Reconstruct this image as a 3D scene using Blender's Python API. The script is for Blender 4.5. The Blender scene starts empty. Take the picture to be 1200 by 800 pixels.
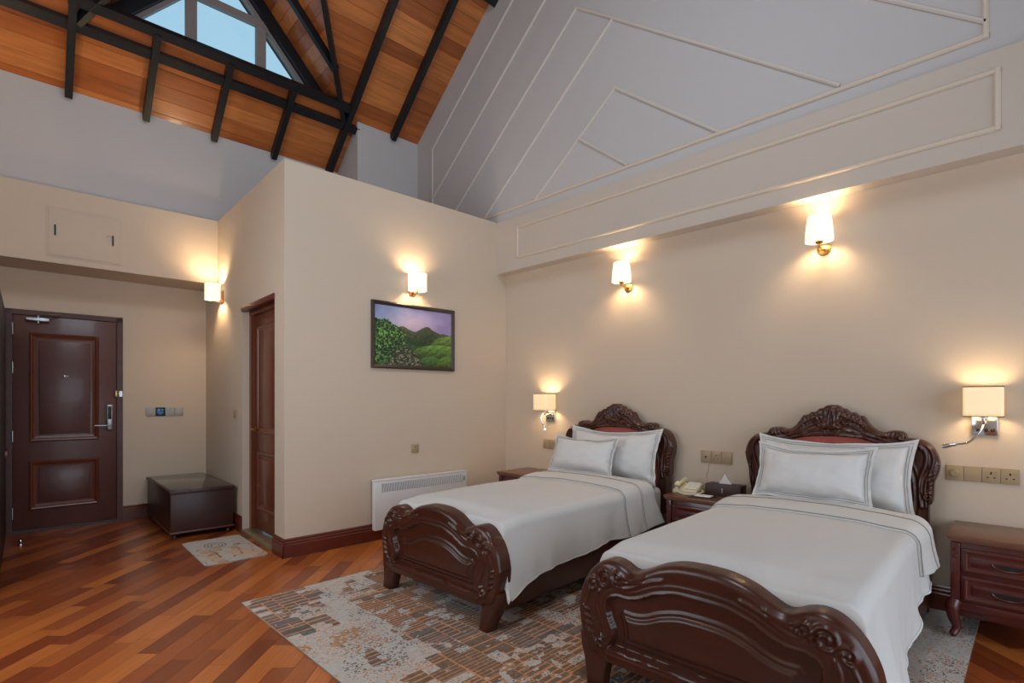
import bpy, bmesh, math, random
import numpy as np
from mathutils import Vector, Matrix, noise as mnoise

random.seed(7)
rng = np.random.default_rng(7)
scene = bpy.context.scene
COL = scene.collection

# ------------------------------------------------------------------ camera
cam_d = bpy.data.cameras.new('camera')
cam_d.sensor_width = 36.0
cam_d.lens = 614.0 / 1200.0 * 36.0
cam_d.shift_y = 69.0 / 1200.0
cam_d.clip_start = 0.05
cam = bpy.data.objects.new('camera', cam_d)
COL.objects.link(cam)
cam.location = (0, 0, 1.3)
cam.rotation_euler = (math.pi / 2, 0, math.pi / 4)
scene.camera = cam

# ------------------------------------------------------------------ world, daylight, exposure
world = bpy.data.worlds.new('sky')
scene.world = world
world.use_nodes = True
wbg = world.node_tree.nodes['Background']
wbg.inputs['Color'].default_value = (0.47, 0.73, 0.92, 1)
wbg.inputs['Strength'].default_value = 1.0

def area(name, loc, rot, sx, sy, power, color):
    d = bpy.data.lights.new(name, 'AREA')
    d.shape = 'RECTANGLE'; d.size = sx; d.size_y = sy
    d.energy = power; d.color = color
    o = bpy.data.objects.new(name, d); COL.objects.link(o)
    o.location = loc; o.rotation_euler = rot
    return o
# daylight entering by the balcony doors in the right wall; front lamp is added fill
area('daylight_balcony', (2.36, 1.55, 1.35), (0, math.radians(90), 0), 2.4, 3.9, 70, (0.80, 0.89, 1.0))
area('front_fill', (-3.3, -0.72, 1.9), (math.radians(90), 0, 0), 2.6, 1.7, 40, (0.90, 0.94, 1.0))
# cool fill added under an invented roof window in the opposite slope
area('roof_fill', (-0.62, 1.3, 5.42), (0, math.radians(38.4), 0), 1.1, 2.3, 78, (0.78, 0.88, 1.0))
scene.view_settings.view_transform = 'Standard'
scene.view_settings.look = 'None'
scene.view_settings.gamma = 1.0
scene.view_settings.use_curve_mapping = False
scene.view_settings.exposure = 0.0

# ------------------------------------------------------------------ frames
TH = -math.radians(2.24)
O = Vector((-4.289, 4.185, 0))
BXV = Vector((math.cos(TH), math.sin(TH), 0)); BYV = Vector((-math.sin(TH), math.cos(TH), 0))
def B(x, y, z=0.0):
    return O + BXV * x + BYV * y + Vector((0, 0, z))
MB = Matrix.Translation(O) @ Matrix.Rotation(TH, 4, 'Z')
YW = 4.185; YBULK = 4.049; YG = 4.08
WZ0, WS = 5.988, 0.7934            # underside of the boarded slope: z = WZ0 + WS * xB

# ------------------------------------------------------------------ materials
def lin(c):
    return tuple(((v / 255) / 12.92 if v / 255 <= 0.04045 else ((v / 255 + 0.055) / 1.055) ** 2.4) for v in c)
MATS = {}
def mat(name, color, rough=0.5, metal=0.0, coat=0.0, spec=0.5, emit=None, estr=0.0, bump=None, vary=None, trans=0.0, coatr=0.1):
    """color in sRGB 0-255. vary=(scale xyz, amount) breaks the colour up with noise; bump=(scale, strength)"""
    if name in MATS: return MATS[name]
    m = bpy.data.materials.new(name); m.use_nodes = True
    nt = m.node_tree; b = nt.nodes['Principled BSDF']
    c = lin(color)
    b.inputs['Base Color'].default_value = (*c, 1)
    b.inputs['Roughness'].default_value = rough
    b.inputs['Metallic'].default_value = metal
    b.inputs['Coat Weight'].default_value = coat
    b.inputs['Coat Roughness'].default_value = coatr
    b.inputs['Specular IOR Level'].default_value = spec
    if trans: b.inputs['Transmission Weight'].default_value = trans
    if emit:
        b.inputs['Emission Color'].default_value = (*lin(emit), 1)
        b.inputs['Emission Strength'].default_value = estr
    if vary or bump:
        tc = nt.nodes.new('ShaderNodeTexCoord')
    if vary:
        sc, amt = vary
        mp = nt.nodes.new('ShaderNodeMapping'); mp.inputs['Scale'].default_value = sc
        nz = nt.nodes.new('ShaderNodeTexNoise'); nz.inputs['Scale'].default_value = 1.0; nz.inputs['Detail'].default_value = 5
        cr = nt.nodes.new('ShaderNodeValToRGB')
        cr.color_ramp.elements[0].position = 0.3; cr.color_ramp.elements[1].position = 0.7
        cr.color_ramp.elements[0].color = (*[v * (1 - amt) for v in c], 1)
        cr.color_ramp.elements[1].color = (*[min(1, v * (1 + amt)) for v in c], 1)
        nt.links.new(tc.outputs['Object'], mp.inputs[0]); nt.links.new(mp.outputs[0], nz.inputs['Vector'])
        nt.links.new(nz.outputs['Fac'], cr.inputs[0]); nt.links.new(cr.outputs[0], b.inputs['Base Color'])
    if bump:
        n2 = nt.nodes.new('ShaderNodeTexNoise'); n2.inputs['Scale'].default_value = bump[0]; n2.inputs['Detail'].default_value = 4
        bp = nt.nodes.new('ShaderNodeBump'); bp.inputs['Strength'].default_value = bump[1]; bp.inputs['Distance'].default_value = 0.01
        nt.links.new(tc.outputs['Object'], n2.inputs['Vector']); nt.links.new(n2.outputs['Fac'], bp.inputs['Height'])
        nt.links.new(bp.outputs[0], b.inputs['Normal'])
    MATS[name] = m
    return m

def board_mat(name, dark, mid, light, rough, coat, grain):
    """per-board colour: every board object (or loose island) draws its own shade"""
    m = bpy.data.materials.new(name); m.use_nodes = True
    nt = m.node_tree; b = nt.nodes['Principled BSDF']; N = nt.nodes.new; L = nt.links.new
    oi = N('ShaderNodeObjectInfo'); ge = N('ShaderNodeNewGeometry')
    ad = N('ShaderNodeMath'); ad.operation = 'ADD'; L(oi.outputs['Random'], ad.inputs[0]); L(ge.outputs['Random Per Island'], ad.inputs[1])
    fr = N('ShaderNodeMath'); fr.operation = 'FRACT'; L(ad.outputs[0], fr.inputs[0])
    cr = N('ShaderNodeValToRGB')
    e = cr.color_ramp.elements
    e[0].position = 0.0; e[0].color = (*lin(dark), 1)
    e[1].position = 1.0; e[1].color = (*lin(light), 1)
    k = e.new(0.45); k.color = (*lin(mid), 1)
    L(fr.outputs[0], cr.inputs[0])
    tc = N('ShaderNodeTexCoord'); mp = N('ShaderNodeMapping'); mp.inputs['Scale'].default_value = grain
    off = N('ShaderNodeVectorMath'); off.operation = 'ADD'
    sc = N('ShaderNodeMath'); sc.operation = 'MULTIPLY'; sc.inputs[1].default_value = 37.0
    L(fr.outputs[0], sc.inputs[0]); L(tc.outputs['Object'], mp.inputs[0]); L(mp.outputs[0], off.inputs[0]); L(sc.outputs[0], off.inputs[1])
    nz = N('ShaderNodeTexNoise'); nz.inputs['Scale'].default_value = 1.0; nz.inputs['Detail'].default_value = 6; nz.inputs['Roughness'].default_value = 0.6
    L(off.outputs[0], nz.inputs['Vector'])
    mr = N('ShaderNodeMapRange'); mr.inputs['From Min'].default_value = 0.3; mr.inputs['From Max'].default_value = 0.7
    mr.inputs['To Min'].default_value = 0.72; mr.inputs['To Max'].default_value = 1.22
    L(nz.outputs['Fac'], mr.inputs['Value'])
    mx = N('ShaderNodeVectorMath'); mx.operation = 'SCALE'; L(cr.outputs[0], mx.inputs[0]); L(mr.outputs[0], mx.inputs['Scale'])
    L(mx.outputs[0], b.inputs['Base Color'])
    b.inputs['Roughness'].default_value = rough; b.inputs['Coat Weight'].default_value = coat; b.inputs['Coat Roughness'].default_value = 0.12
    MATS[name] = m
    return m

def attr_mat(name, rough, bump=None, coat=0.0, sheen=0.0):
    """colour comes from the mesh's own colour attribute, which the script computes"""
    m = bpy.data.materials.new(name); m.use_nodes = True
    nt = m.node_tree; b = nt.nodes['Principled BSDF']
    a = nt.nodes.new('ShaderNodeAttribute'); a.attribute_name = 'Col'
    nt.links.new(a.outputs['Color'], b.inputs['Base Color'])
    b.inputs['Roughness'].default_value = rough; b.inputs['Coat Weight'].default_value = coat
    b.inputs['Sheen Weight'].default_value = sheen
    if bump:
        tc = nt.nodes.new('ShaderNodeTexCoord')
        n2 = nt.nodes.new('ShaderNodeTexNoise'); n2.inputs['Scale'].default_value = bump[0]
        bp = nt.nodes.new('ShaderNodeBump'); bp.inputs['Strength'].default_value = bump[1]; bp.inputs['Distance'].default_value = 0.005
        nt.links.new(tc.outputs['Object'], n2.inputs['Vector']); nt.links.new(n2.outputs['Fac'], bp.inputs['Height'])
        nt.links.new(bp.outputs[0], b.inputs['Normal'])
    return m

M_WALL = mat('cream_wall_paint', (207, 189, 169), 0.75, bump=(60, 0.03), vary=((0.8, 0.8, 0.8), 0.02))
M_UPPER = mat('upper_wall_paint', (196, 192, 191), 0.75, vary=((0.7, 0.7, 0.7), 0.02))
M_BULK = mat('bulkhead_paint', (202, 189, 176), 0.75, vary=((0.8, 0.8, 0.8), 0.02))
M_MOULD = mat('moulding_paint', (216, 200, 182), 0.6)
M_MOULDG = mat('gable_moulding_paint', (208, 200, 192), 0.6)
M_DARKW = mat('mahogany', (78, 38, 28), 0.45, coat=0.05, vary=((2, 9, 14), 0.22))
M_BEDW = mat('bed_mahogany', (68, 30, 17), 0.32, coat=0.12, vary=((2.5, 9, 12), 0.20), coatr=0.15)
M_NSW = mat('nightstand_mahogany', (86, 33, 27), 0.26, coat=0.4, vary=((3, 9, 14), 0.16))
M_NSTOP = mat('nightstand_top_reflection', (112, 70, 50), 0.34, coat=0.2, vary=((3, 9, 14), 0.12))  # lighter than the body: warm wall reflection put into the top's colour
M_DOORW = mat('entry_door_wood', (96, 56, 49), 0.36, coat=0.12, vary=((9, 9, 1.6), 0.12))
M_DOORM = mat('entry_door_moulding', (112, 58, 36), 0.32, coat=0.2, vary=((9, 9, 2), 0.12))
M_DOOR2 = mat('bathroom_door_wood', (112, 56, 34), 0.33, coat=0.25, vary=((10, 10, 1.6), 0.15))
M_BASE = mat('baseboard_wood', (96, 38, 24), 0.4, coat=0.08, vary=((3, 3, 8), 0.15))
M_BLACK = mat('black_roof_steel', (24, 28, 33), 0.42, spec=0.4)
M_CHEST = mat('espresso_wood', (58, 31, 25), 0.42, coat=0.04, vary=((3, 9, 9), 0.2))
M_WARD = mat('wardrobe_black', (20, 22, 27), 0.4)
M_WHITE = mat('white_cotton', (208, 205, 202), 0.85, bump=(260, 0.04))
M_WHITE2 = mat('white_cotton_pillow', (214, 212, 210), 0.85, bump=(200, 0.05))
M_THREAD = mat('taupe_thread', (146, 139, 133), 0.8)
M_RED = mat('coral_upholstery', (172, 82, 70), 0.6)
M_CHROME = mat('chrome', (205, 205, 208), 0.14, metal=1.0)
M_BRASS = mat('brass', (190, 145, 80), 0.28, metal=1.0)
M_COPPER = mat('copper_bracket', (186, 130, 84), 0.32, metal=1.0)
M_STEEL = mat('satin_steel', (176, 178, 182), 0.32, metal=1.0)
M_PLATE = mat('champagne_plastic', (168, 146, 114), 0.4)
M_PLATEG = mat('silver_plastic', (172, 168, 164), 0.4)
M_HOLE = mat('socket_black', (26, 24, 22), 0.5)
M_IVORY = mat('ivory_plastic', (214, 203, 170), 0.4)
M_RAD = mat('radiator_enamel', (222, 220, 218), 0.35)
M_RADG = mat('radiator_grille', (176, 178, 182), 0.45)
M_WFRAME = mat('window_frame_taupe', (150, 138, 132), 0.5)
M_PAPER = mat('white_paper', (236, 234, 232), 0.7)
M_LEATHER = mat('brown_leather', (62, 42, 36), 0.45, bump=(220, 0.15))
M_STONE = mat('threshold_stone', (136, 116, 88), 0.35, vary=((14, 14, 14), 0.15))
M_SLAB = mat('floor_screed', (60, 30, 16), 0.8)
M_TEXTILE = mat('trim_brown', (96, 70, 48), 0.7)
M_FLOOR = board_mat('floor_board', (118, 54, 26), (150, 74, 34), (190, 108, 48), 0.28, 0.12, (2.2, 22, 10))
M_CEIL = board_mat('ceiling_board', (144, 76, 34), (178, 100, 48), (206, 128, 68), 0.34, 0.2, (18, 1.6, 18))

M_CEILB = mat('ceiling_sarking', (74, 38, 18), 0.7)

def shade_mat(name, col, strength):
    m = bpy.data.materials.new(name); m.use_nodes = True
    b = m.node_tree.nodes['Principled BSDF']
    b.inputs['Base Color'].default_value = (*lin((240, 232, 215)), 1); b.inputs['Roughness'].default_value = 0.8
    b.inputs['Emission Color'].default_value = (*lin(col), 1); b.inputs['Emission Strength'].default_value = strength
    return m
M_SHADE_W = shade_mat('lit_white_shade', (255, 244, 218), 0.85)
M_SHADE_Y = shade_mat('lit_cream_shade', (255, 206, 112), 0.52)
M_LED = shade_mat('lit_reading_lens', (255, 250, 235), 6.0)

def glass_mat():
    m = bpy.data.materials.new('window_glass'); m.use_nodes = True
    nt = m.node_tree; nt.nodes.remove(nt.nodes['Principled BSDF'])
    out = nt.nodes['Material Output']
    t = nt.nodes.new('ShaderNodeBsdfTransparent'); t.inputs[0].default_value = (0.92, 0.97, 0.98, 1)
    g = nt.nodes.new('ShaderNodeBsdfGlossy'); g.inputs['Roughness'].default_value = 0.05
    mx = nt.nodes.new('ShaderNodeMixShader'); mx.inputs[0].default_value = 0.06
    nt.links.new(t.outputs[0], mx.inputs[1]); nt.links.new(g.outputs[0], mx.inputs[2]); nt.links.new(mx.outputs[0], out.inputs[0])
    return m
M_GLASS = glass_mat()

# ------------------------------------------------------------------ mesh helpers
def link(name, me, m, parent=None, mw=None):
    if m is not None: me.materials.append(m)
    o = bpy.data.objects.new(name, me); COL.objects.link(o)
    if parent is not None: o.parent = parent
    if mw is not None: o.matrix_world = mw
    return o

def smooth(me, ang=None):
    me.polygons.foreach_set('use_smooth', [True] * len(me.polygons))
    if ang is not None:
        me.set_sharp_from_angle(angle=math.radians(ang))

def mesh(name, V, F, m, parent=None, mw=None, sm=None):
    me = bpy.data.meshes.new(name)
    me.from_pydata([tuple(v) for v in V], [], F); me.update()
    if sm is not None: smooth(me, sm)
    return link(name, me, m, parent, mw)

def bm_obj(name, bm, m, parent=None, mw=None, sm=None):
    me = bpy.data.meshes.new(name); bm.normal_update(); bm.to_mesh(me); bm.free()
    if sm is not None: smooth(me, sm)
    return link(name, me, m, parent, mw)

def add_box(bm, x0, x1, y0, y1, z0, z1, bev=0.0, seg=2):
    r = bmesh.ops.create_cube(bm, size=1.0)
    vs = r['verts']
    for v in vs:
        v.co = Vector(((x0 + x1) / 2 + v.co.x * (x1 - x0), (y0 + y1) / 2 + v.co.y * (y1 - y0), (z0 + z1) / 2 + v.co.z * (z1 - z0)))
    if bev > 0:
        es = list({e for v in vs for e in v.link_edges})
        bmesh.ops.bevel(bm, geom=es, offset=bev, segments=seg, profile=0.5, affect='EDGES')
    return bm

def box(name, x0, x1, y0, y1, z0, z1, m, parent=None, bev=0.0, seg=2, mw=None):
    bm = bmesh.new(); add_box(bm, x0, x1, y0, y1, z0, z1, bev, seg)
    return bm_obj(name, bm, m, parent, mw, 40 if bev else None)

def boxes(name, L, m, parent=None, mw=None, bev=0.0):
    bm = bmesh.new()
    for b in L: add_box(bm, *b, bev)
    return bm_obj(name, bm, m, parent, mw, 40 if bev else None)

def prism(name, pts, axis, a, b, m, parent=None, mw=None, bev=0.0):
    """2-D outline extruded along an axis from a to b. axis 'y': pts are (x,z); 'x': (y,z); 'z': (x,y)"""
    def P(p, t):
        return {'y': (p[0], t, p[1]), 'x': (t, p[0], p[1]), 'z': (p[0], p[1], t)}[axis]
    bm = bmesh.new()
    va = [bm.verts.new(P(p, a)) for p in pts]; vb = [bm.verts.new(P(p, b)) for p in pts]
    n = len(pts)
    bm.faces.new(va); bm.faces.new(list(reversed(vb)))
    for i in range(n):
        bm.faces.new((va[i], vb[i], vb[(i + 1) % n], va[(i + 1) % n]))
    bmesh.ops.recalc_face_normals(bm, faces=bm.faces)
    if bev:
        bmesh.ops.bevel(bm, geom=list(bm.edges), offset=bev, segments=2, profile=0.5, affect='EDGES')
    return bm_obj(name, bm, m, parent, mw, 40 if bev else None)

def catmull(P, n=12, closed=False):
    P = [np.array(p, float) for p in P]; out = []
    N = len(P)
    for i in range(N if closed else N - 1):
        if closed:
            p0, p1, p2, p3 = P[i - 1], P[i], P[(i + 1) % N], P[(i + 2) % N]
        else:
            p1, p2 = P[i], P[i + 1]
            p0 = P[i - 1] if i > 0 else 2 * p1 - p2
            p3 = P[i + 2] if i + 2 < N else 2 * p2 - p1
        for k in range(n):
            t = k / n
            out.append(0.5 * ((2 * p1) + (-p0 + p2) * t + (2 * p0 - 5 * p1 + 4 * p2 - p3) * t * t + (-p0 + 3 * p1 - 3 * p2 + p3) * t ** 3))
    if not closed: out.append(P[-1])
    return np.array(out)

def tube(name, pts, r, m, parent=None, mw=None, n=8, closed=False, cap=True):
    pts = [Vector(tuple(p)) for p in pts]; V = []; F = []
    N = len(pts)
    up = Vector((0, 0, 1))
    last = None
    for i, p in enumerate(pts):
        a = pts[i - 1] if (i > 0 or closed) else p
        b = pts[(i + 1) % N] if (i < N - 1 or closed) else p
        t = (b - a).normalized()
        if last is None:
            ref = up if abs(t.z) < 0.95 else Vector((1, 0, 0))
            nn = t.cross(ref).normalized()
        else:
            nn = (last - t * last.dot(t)).normalized()
        last = nn; bb = t.cross(nn)
        rr = r[i] if hasattr(r, '__len__') else r
        for k in range(n):
            an = 2 * math.pi * k / n
            V.append(p + (nn * math.cos(an) + bb * math.sin(an)) * rr)
    for i in range(N if closed else N - 1):
        j = (i + 1) % N
        for k in range(n):
            F.append((i * n + k, i * n + (k + 1) % n, j * n + (k + 1) % n, j * n + k))
    if cap and not closed:
        F.append(tuple(range(n - 1, -1, -1))); F.append(tuple((N - 1) * n + k for k in range(n)))
    return mesh(name, V, F, m, parent, mw, 60)

def lathe(name, prof, m, parent=None, mw=None, n=24, loc=(0, 0, 0), axis='z', capped=True):
    V = []; F = []
    for (r, z) in prof:
        for k in range(n):
            a = 2 * math.pi * k / n
            q = (r * math.cos(a), r * math.sin(a), z)
            if axis == 'y': q = (q[0], -q[2], q[1])
            if axis == 'x': q = (q[2], q[0], q[1])
            V.append((q[0] + loc[0], q[1] + loc[1], q[2] + loc[2]))
    for i in range(len(prof) - 1):
        for k in range(n):
            F.append((i * n + k, i * n + (k + 1) % n, (i + 1) * n + (k + 1) % n, (i + 1) * n + k))
    if capped:
        F.append(tuple(range(n - 1, -1, -1))); F.append(tuple((len(prof) - 1) * n + k for k in range(n)))
    o = mesh(name, V, F, m, parent, mw, 45)
    bm = bmesh.new(); bm.from_mesh(o.data); bmesh.ops.recalc_face_normals(bm, faces=bm.faces); bm.to_mesh(o.data); bm.free()
    return o

def thing(name, label, cat, loc=(0, 0, 0), rz=0.0, group=None):
    o = bpy.data.objects.new(name, None); COL.objects.link(o)
    o.empty_display_size = 0.1
    o.matrix_world = Matrix.Translation(Vector(loc)) @ Matrix.Rotation(rz, 4, 'Z')
    o['label'] = label; o['category'] = cat
    if group: o['group'] = group
    return o
def tag(o, label, cat, group=None):
    o['label'] = label; o['category'] = cat
    if group: o['group'] = group
    return o
def struct(o, label=None, cat=None):
    o['kind'] = 'structure'
    if label: o['label'] = label
    if cat: o['category'] = cat
    return o
def sroot(name, label, cat, mw=None):
    o = bpy.data.objects.new(name, None); COL.objects.link(o); o.empty_display_size = 0.1
    if mw is not None: o.matrix_world = mw
    return struct(o, label, cat)
def copy_tree(src, parent=None):
    c = src.copy(); COL.objects.link(c); c.parent = parent
    for ch in [x for x in bpy.data.objects if x.parent == src]:
        copy_tree(ch, c)
    return c
def child(o, parent):
    """parent built in the same coordinates"""
    o.parent = parent
    return o

# ================================================================== FLOOR
floor = struct(box('floor', -8.3, 2.8, -1.3, 4.7, -0.08, -0.016, M_SLAB), 'reddish brown hardwood floor laid in diagonal planks', 'floor')
R2 = math.sqrt(0.5)
PW = 0.108
bmq = bmesh.new(); add_box(bmq, -0.5, 0.5, -0.5, 0.5, -0.016, 0.0)
unit_me = bpy.data.meshes.new('plank'); bmq.to_mesh(unit_me); bmq.free(); unit_me.materials.append(M_FLOOR)
cells = []
d1 = (-R2, R2); d2 = (R2, R2)              # along and across the planks
def inroom(x, y):
    return -7.3 < x < 2.4 and -0.95 < y < 4.2
def in_border(x, y):
    return (1.02 < y < 1.15 and -3.7 < x < -0.2) or (-0.32 < x < -0.19 and y > 1.15)
nb = 0
for k in range(-60, 60):
    a = -9.0 + random.random() * 0.5
    while a < 9.0:
        ln = random.choice((0.36, 0.48, 0.6, 0.72, 0.9))
        c = a + ln / 2; w = (k + 0.5) * PW
        x = d1[0] * c + d2[0] * w - 1.5; y = d1[1] * c + d2[1] * w
        if inroom(x, y): cells.append((x, y, ln))
        a += ln
def seen(x, y):
    """rough size in the photograph of a plank at x,y (0 when out of sight)"""
    dep = (-x + y) * R2; lat = (x + y) * R2
    if dep < 0.3: return 0
    px = 600 + 614 * lat / dep; py = 469 + 614 * 1.3 / dep
    if px < -60 or px > 1260 or py > 880: return 0
    if -3.55 < x < -0.25 and 1.25 < y < 4.2: return 0      # under the rug
    q = Vector((x, y, 0)) - O; xb = q.dot(BXV); yb = q.dot(BYV)
    if xb < -0.15 and yb > -2.4: return 0                  # inside the bathroom block
    return 1.0 / dep
cells.sort(key=lambda c: -seen(c[0], c[1]))
near = cells[:298]; rest = cells[298:]
for (x, y, ln) in near:
    if seen(x, y) == 0: rest.append((x, y, ln)); continue
    o = bpy.data.objects.new('plank', unit_me); COL.objects.link(o); o.parent = floor
    o.location = (x, y, random.uniform(-0.0006, 0.0)); o.rotation_euler = (0, 0, math.radians(135)); o.scale = (ln - 0.0015, PW - 0.0015, 1)
bmr = bmesh.new()
for (x, y, ln) in rest:
    r = bmesh.ops.create_cube(bmr, size=1.0)
    M = Matrix.Translation((x, y, -0.009)) @ Matrix.Rotation(math.radians(135), 4, 'Z') @ Matrix.Diagonal((ln - 0.0015, PW - 0.0015, 0.016, 1))
    bmesh.ops.transform(bmr, matrix=M, verts=r['verts'])
o = bm_obj('planking', bmr, M_FLOOR, floor); o['kind'] = 'stuff'

# ================================================================== WALLS
# headboard wall with its bulkhead and the panelled gable
wall_back = struct(box('wall_back', -4.5, 2.65, YW, 4.45, -0.02, 2.9, M_WALL), 'cream wall behind the two beds', 'wall')
bulk = struct(box('trim_1', -4.45, 2.65, YBULK, 4.45, 2.716, 3.292, M_BULK), 'cream bulkhead with a long framed panel above the beds', 'bulkhead')
_mi = [0]
def strip_moulding(name, pts, w, h0, y, m, parent, closed=False):
    """flat moulding of width w and depth h laid on the plane Y=y along (x,z) points; one piece per segment"""
    n = len(pts)
    for i in range(n if closed else n - 1):
        p = Vector((pts[i][0], pts[i][1])); q = Vector((pts[(i + 1) % n][0], pts[(i + 1) % n][1]))
        _mi[0] += 1; h = h0 * (1 + 0.06 * (_mi[0] % 3))
        t = (q - p).normalized(); s = Vector((-t.y, t.x)); e = t * (w * (0.5 if i % 2 == 0 else 0.46))
        prof = [(-w / 2, 0), (-w / 2, h * 0.55), (-w / 6, h), (w / 4, h), (w / 2, h * 0.45), (w / 2, 0)]
        V = []; F = []
        for c in (p - e, q + e):
            for (a, d) in prof:
                k = c + s * a
                V.append((k.x, y - d, k.y))
        L = len(prof)
        for k in range(L): F.append((k, (k + 1) % L, L + (k + 1) % L, L + k))
        F.append(tuple(range(L))); F.append(tuple(range(2 * L - 1, L - 1, -1)))
        o = mesh(name, V, F, m, parent)
strip_moulding('moulding', [(-3.965, 2.845), (-0.155, 2.845), (-0.155, 3.170), (-3.965, 3.170)], 0.030, 0.013, YBULK, M_MOULD, bulk, True)
AP = (-2.74, 5.988 + WS * 1.55 + 0.02)
def roofz(x, y):      # world x,y -> wood underside
    q = Vector((x, y, 0)) - O
    return WZ0 + WS * q.dot(BXV)
RIDGE_XB = 1.55
gable = struct(prism('wall_gable', [(-6.6, 3.2), (2.65, 3.2), (2.65, 3.25), (-2.74, roofz(-2.74, YG) + 0.06), (-6.6, roofz(-6.6, YG) + 0.06)], 'y', YG, 4.45, M_UPPER), 'pale grey gable wall with triangular panel mouldings', 'wall')
G = [
    [(-5.537, 3.30), (-5.537, 4.556), (-4.067, 5.70), (-2.74, 6.735)],
    [(-5.53, 3.915), (-3.593, 5.444), (-3.10, 5.832), (-0.217, 3.497)],
    [(-5.47, 3.31), (-4.964, 3.716), (-3.181, 5.147), (-0.95, 3.44)],
    [(-4.535, 3.41), (-2.765, 4.823)],
    [(-3.725, 3.42), (-2.737, 4.173), (-1.775, 3.42)],
    [(-3.15, 3.848), (-2.615, 3.43)],
    [(-4.66, 3.405), (-0.206, 3.405), (-0.206, 4.3)],
]
for L in G:
    strip_moulding('moulding', L, 0.030, 0.015, YG, M_MOULDG if L is not G[-1] else M_MOULD, gable)

# bathroom block (painting wall + bathroom wall), in its own slightly turned frame
HB = 3.297; YBW = -2.457
DX0, DX1, DH = -1.16, -0.235, 2.20
wall_left = struct(boxes('wall_left', [
    (-0.2, 0.0, YBW, 0.3, -0.02, HB),
    (DX1, -0.2, YBW, YBW + 0.2, -0.02, HB),
    (-3.2, DX0, YBW, YBW + 0.2, -0.02, HB),
    (DX0, DX1, YBW, YBW + 0.2, DH, HB),
    (-3.2, -0.05, YBW + 0.15, 0.3, HB - 0.1, HB - 0.001)], M_WALL, mw=MB), 'cream walls of the bathroom block carrying the landscape picture', 'wall')
# entry wall, the lowered bulkhead over the entry door, and the set-back upper wall
XE, XBK = -2.592, -2.069
DY0, DY1, DZ = -4.172, -3.256, 2.193
wall_entry = struct(boxes('wall_entry', [
    (XE - 0.2, XE, -5.2, DY0, -0.02, 3.2), (XE - 0.2, XE, DY1, YBW + 0.1, -0.02, 3.2), (XE - 0.2, XE, DY0, DY1, DZ, 3.2), (XE - 0.2, XE - 0.12, DY0, DY1, -0.02, DZ)], M_WALL, mw=MB), 'cream wall around the entry door', 'wall')  # last box: backing added to stop outside light leaking round the leaf
struct(box('trim_2', XE - 0.2, XBK, -5.2, YBW + 0.02, 2.59, HB, M_WALL, mw=MB), 'cream bulkhead above the entry door', 'bulkhead')
struct(box('wall_left_upper', -2.45, -2.15, -5.2, 0.2, 3.2, 4.35, M_UPPER, mw=MB), 'grey upper wall below the boarded roof', 'wall')
struct(prism('wall_corner', [(-2.3, 3.2), (-1.581, 3.2), (-1.581, WZ0 + WS * -1.581 + 0.03), (-2.3, WZ0 + WS * -2.3 + 0.03)], 'y', -1.03, 0.3, M_UPPER, mw=MB), 'pale grey wall corner above the bathroom block', 'wall')
# walls behind the camera
XR = 2.4
wall_right = struct(boxes('wall_right', [
    (XR, XR + 0.2, -1.3, -0.45, -0.02, 3.6), (XR, XR + 0.2, 3.55, 4.4, -0.02, 3.6), (XR, XR + 0.2, -0.45, 3.55, 2.6, 3.6)], M_WALL), 'cream wall around the balcony doors', 'wall')
YF = -0.78
wall_front = struct(boxes('wall_front', [
    (-8.3, -4.6, YF - 0.2, YF, -0.02, 7.4), (-2.0, 2.6, YF - 0.2, YF, -0.02, 7.4), (-4.6, -2.0, YF - 0.2, YF, -0.02, 1.05), (-4.6, -2.0, YF - 0.2, YF, 2.75, 7.4)], M_WALL), 'cream wall around the added front window', 'wall')
w2 = sroot('window_2', 'glazed balcony doors in the right wall', 'window')
for i in range(4):
    y0 = -0.45 + i; y1 = y0 + 1.0
    boxes('sash', [(XR + 0.06, XR + 0.12, y0, y0 + 0.06, 0, 2.6), (XR + 0.06, XR + 0.12, y1 - 0.06, y1, 0, 2.6), (XR + 0.06, XR + 0.12, y0, y1, 0, 0.1), (XR + 0.06, XR + 0.12, y0, y1, 2.52, 2.6)], M_WFRAME, w2)
    box('pane', XR + 0.085, XR + 0.095, y0 + 0.06, y1 - 0.06, 0.1, 2.52, M_GLASS, w2)
w3 = sroot('added_window_3', 'added wide window in the unseen front wall', 'window')  # window added out of view to go with the front fill lamp
for i in range(2):
    x0 = -4.6 + i * 1.3; x1 = x0 + 1.3
    boxes('sash', [(x0, x0 + 0.06, YF - 0.12, YF - 0.06, 1.05, 2.75), (x1 - 0.06, x1, YF - 0.12, YF - 0.06, 1.05, 2.75), (x0, x1, YF - 0.12, YF - 0.06, 1.05, 1.12), (x0, x1, YF - 0.12, YF - 0.06, 2.68, 2.75)], M_WFRAME, w3)
    box('pane', x0 + 0.06, x1 - 0.06, YF - 0.095, YF - 0.085, 1.12, 2.68, M_GLASS, w3)

# ================================================================== ROOF
YC = -2.44; ZR = 6.095; KD = 1.11; XSILL = -1.49; XWIN = -1.76
XAPEX = (ZR - WZ0) / WS
def hw(x): return max(0.0, (XAPEX - x) * WS / KD)     # half width of the dormer opening at xB
T = 0.018
def wood_pt(x, y, off=0.0): return (x, y, WZ0 + WS * x + off)
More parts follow.
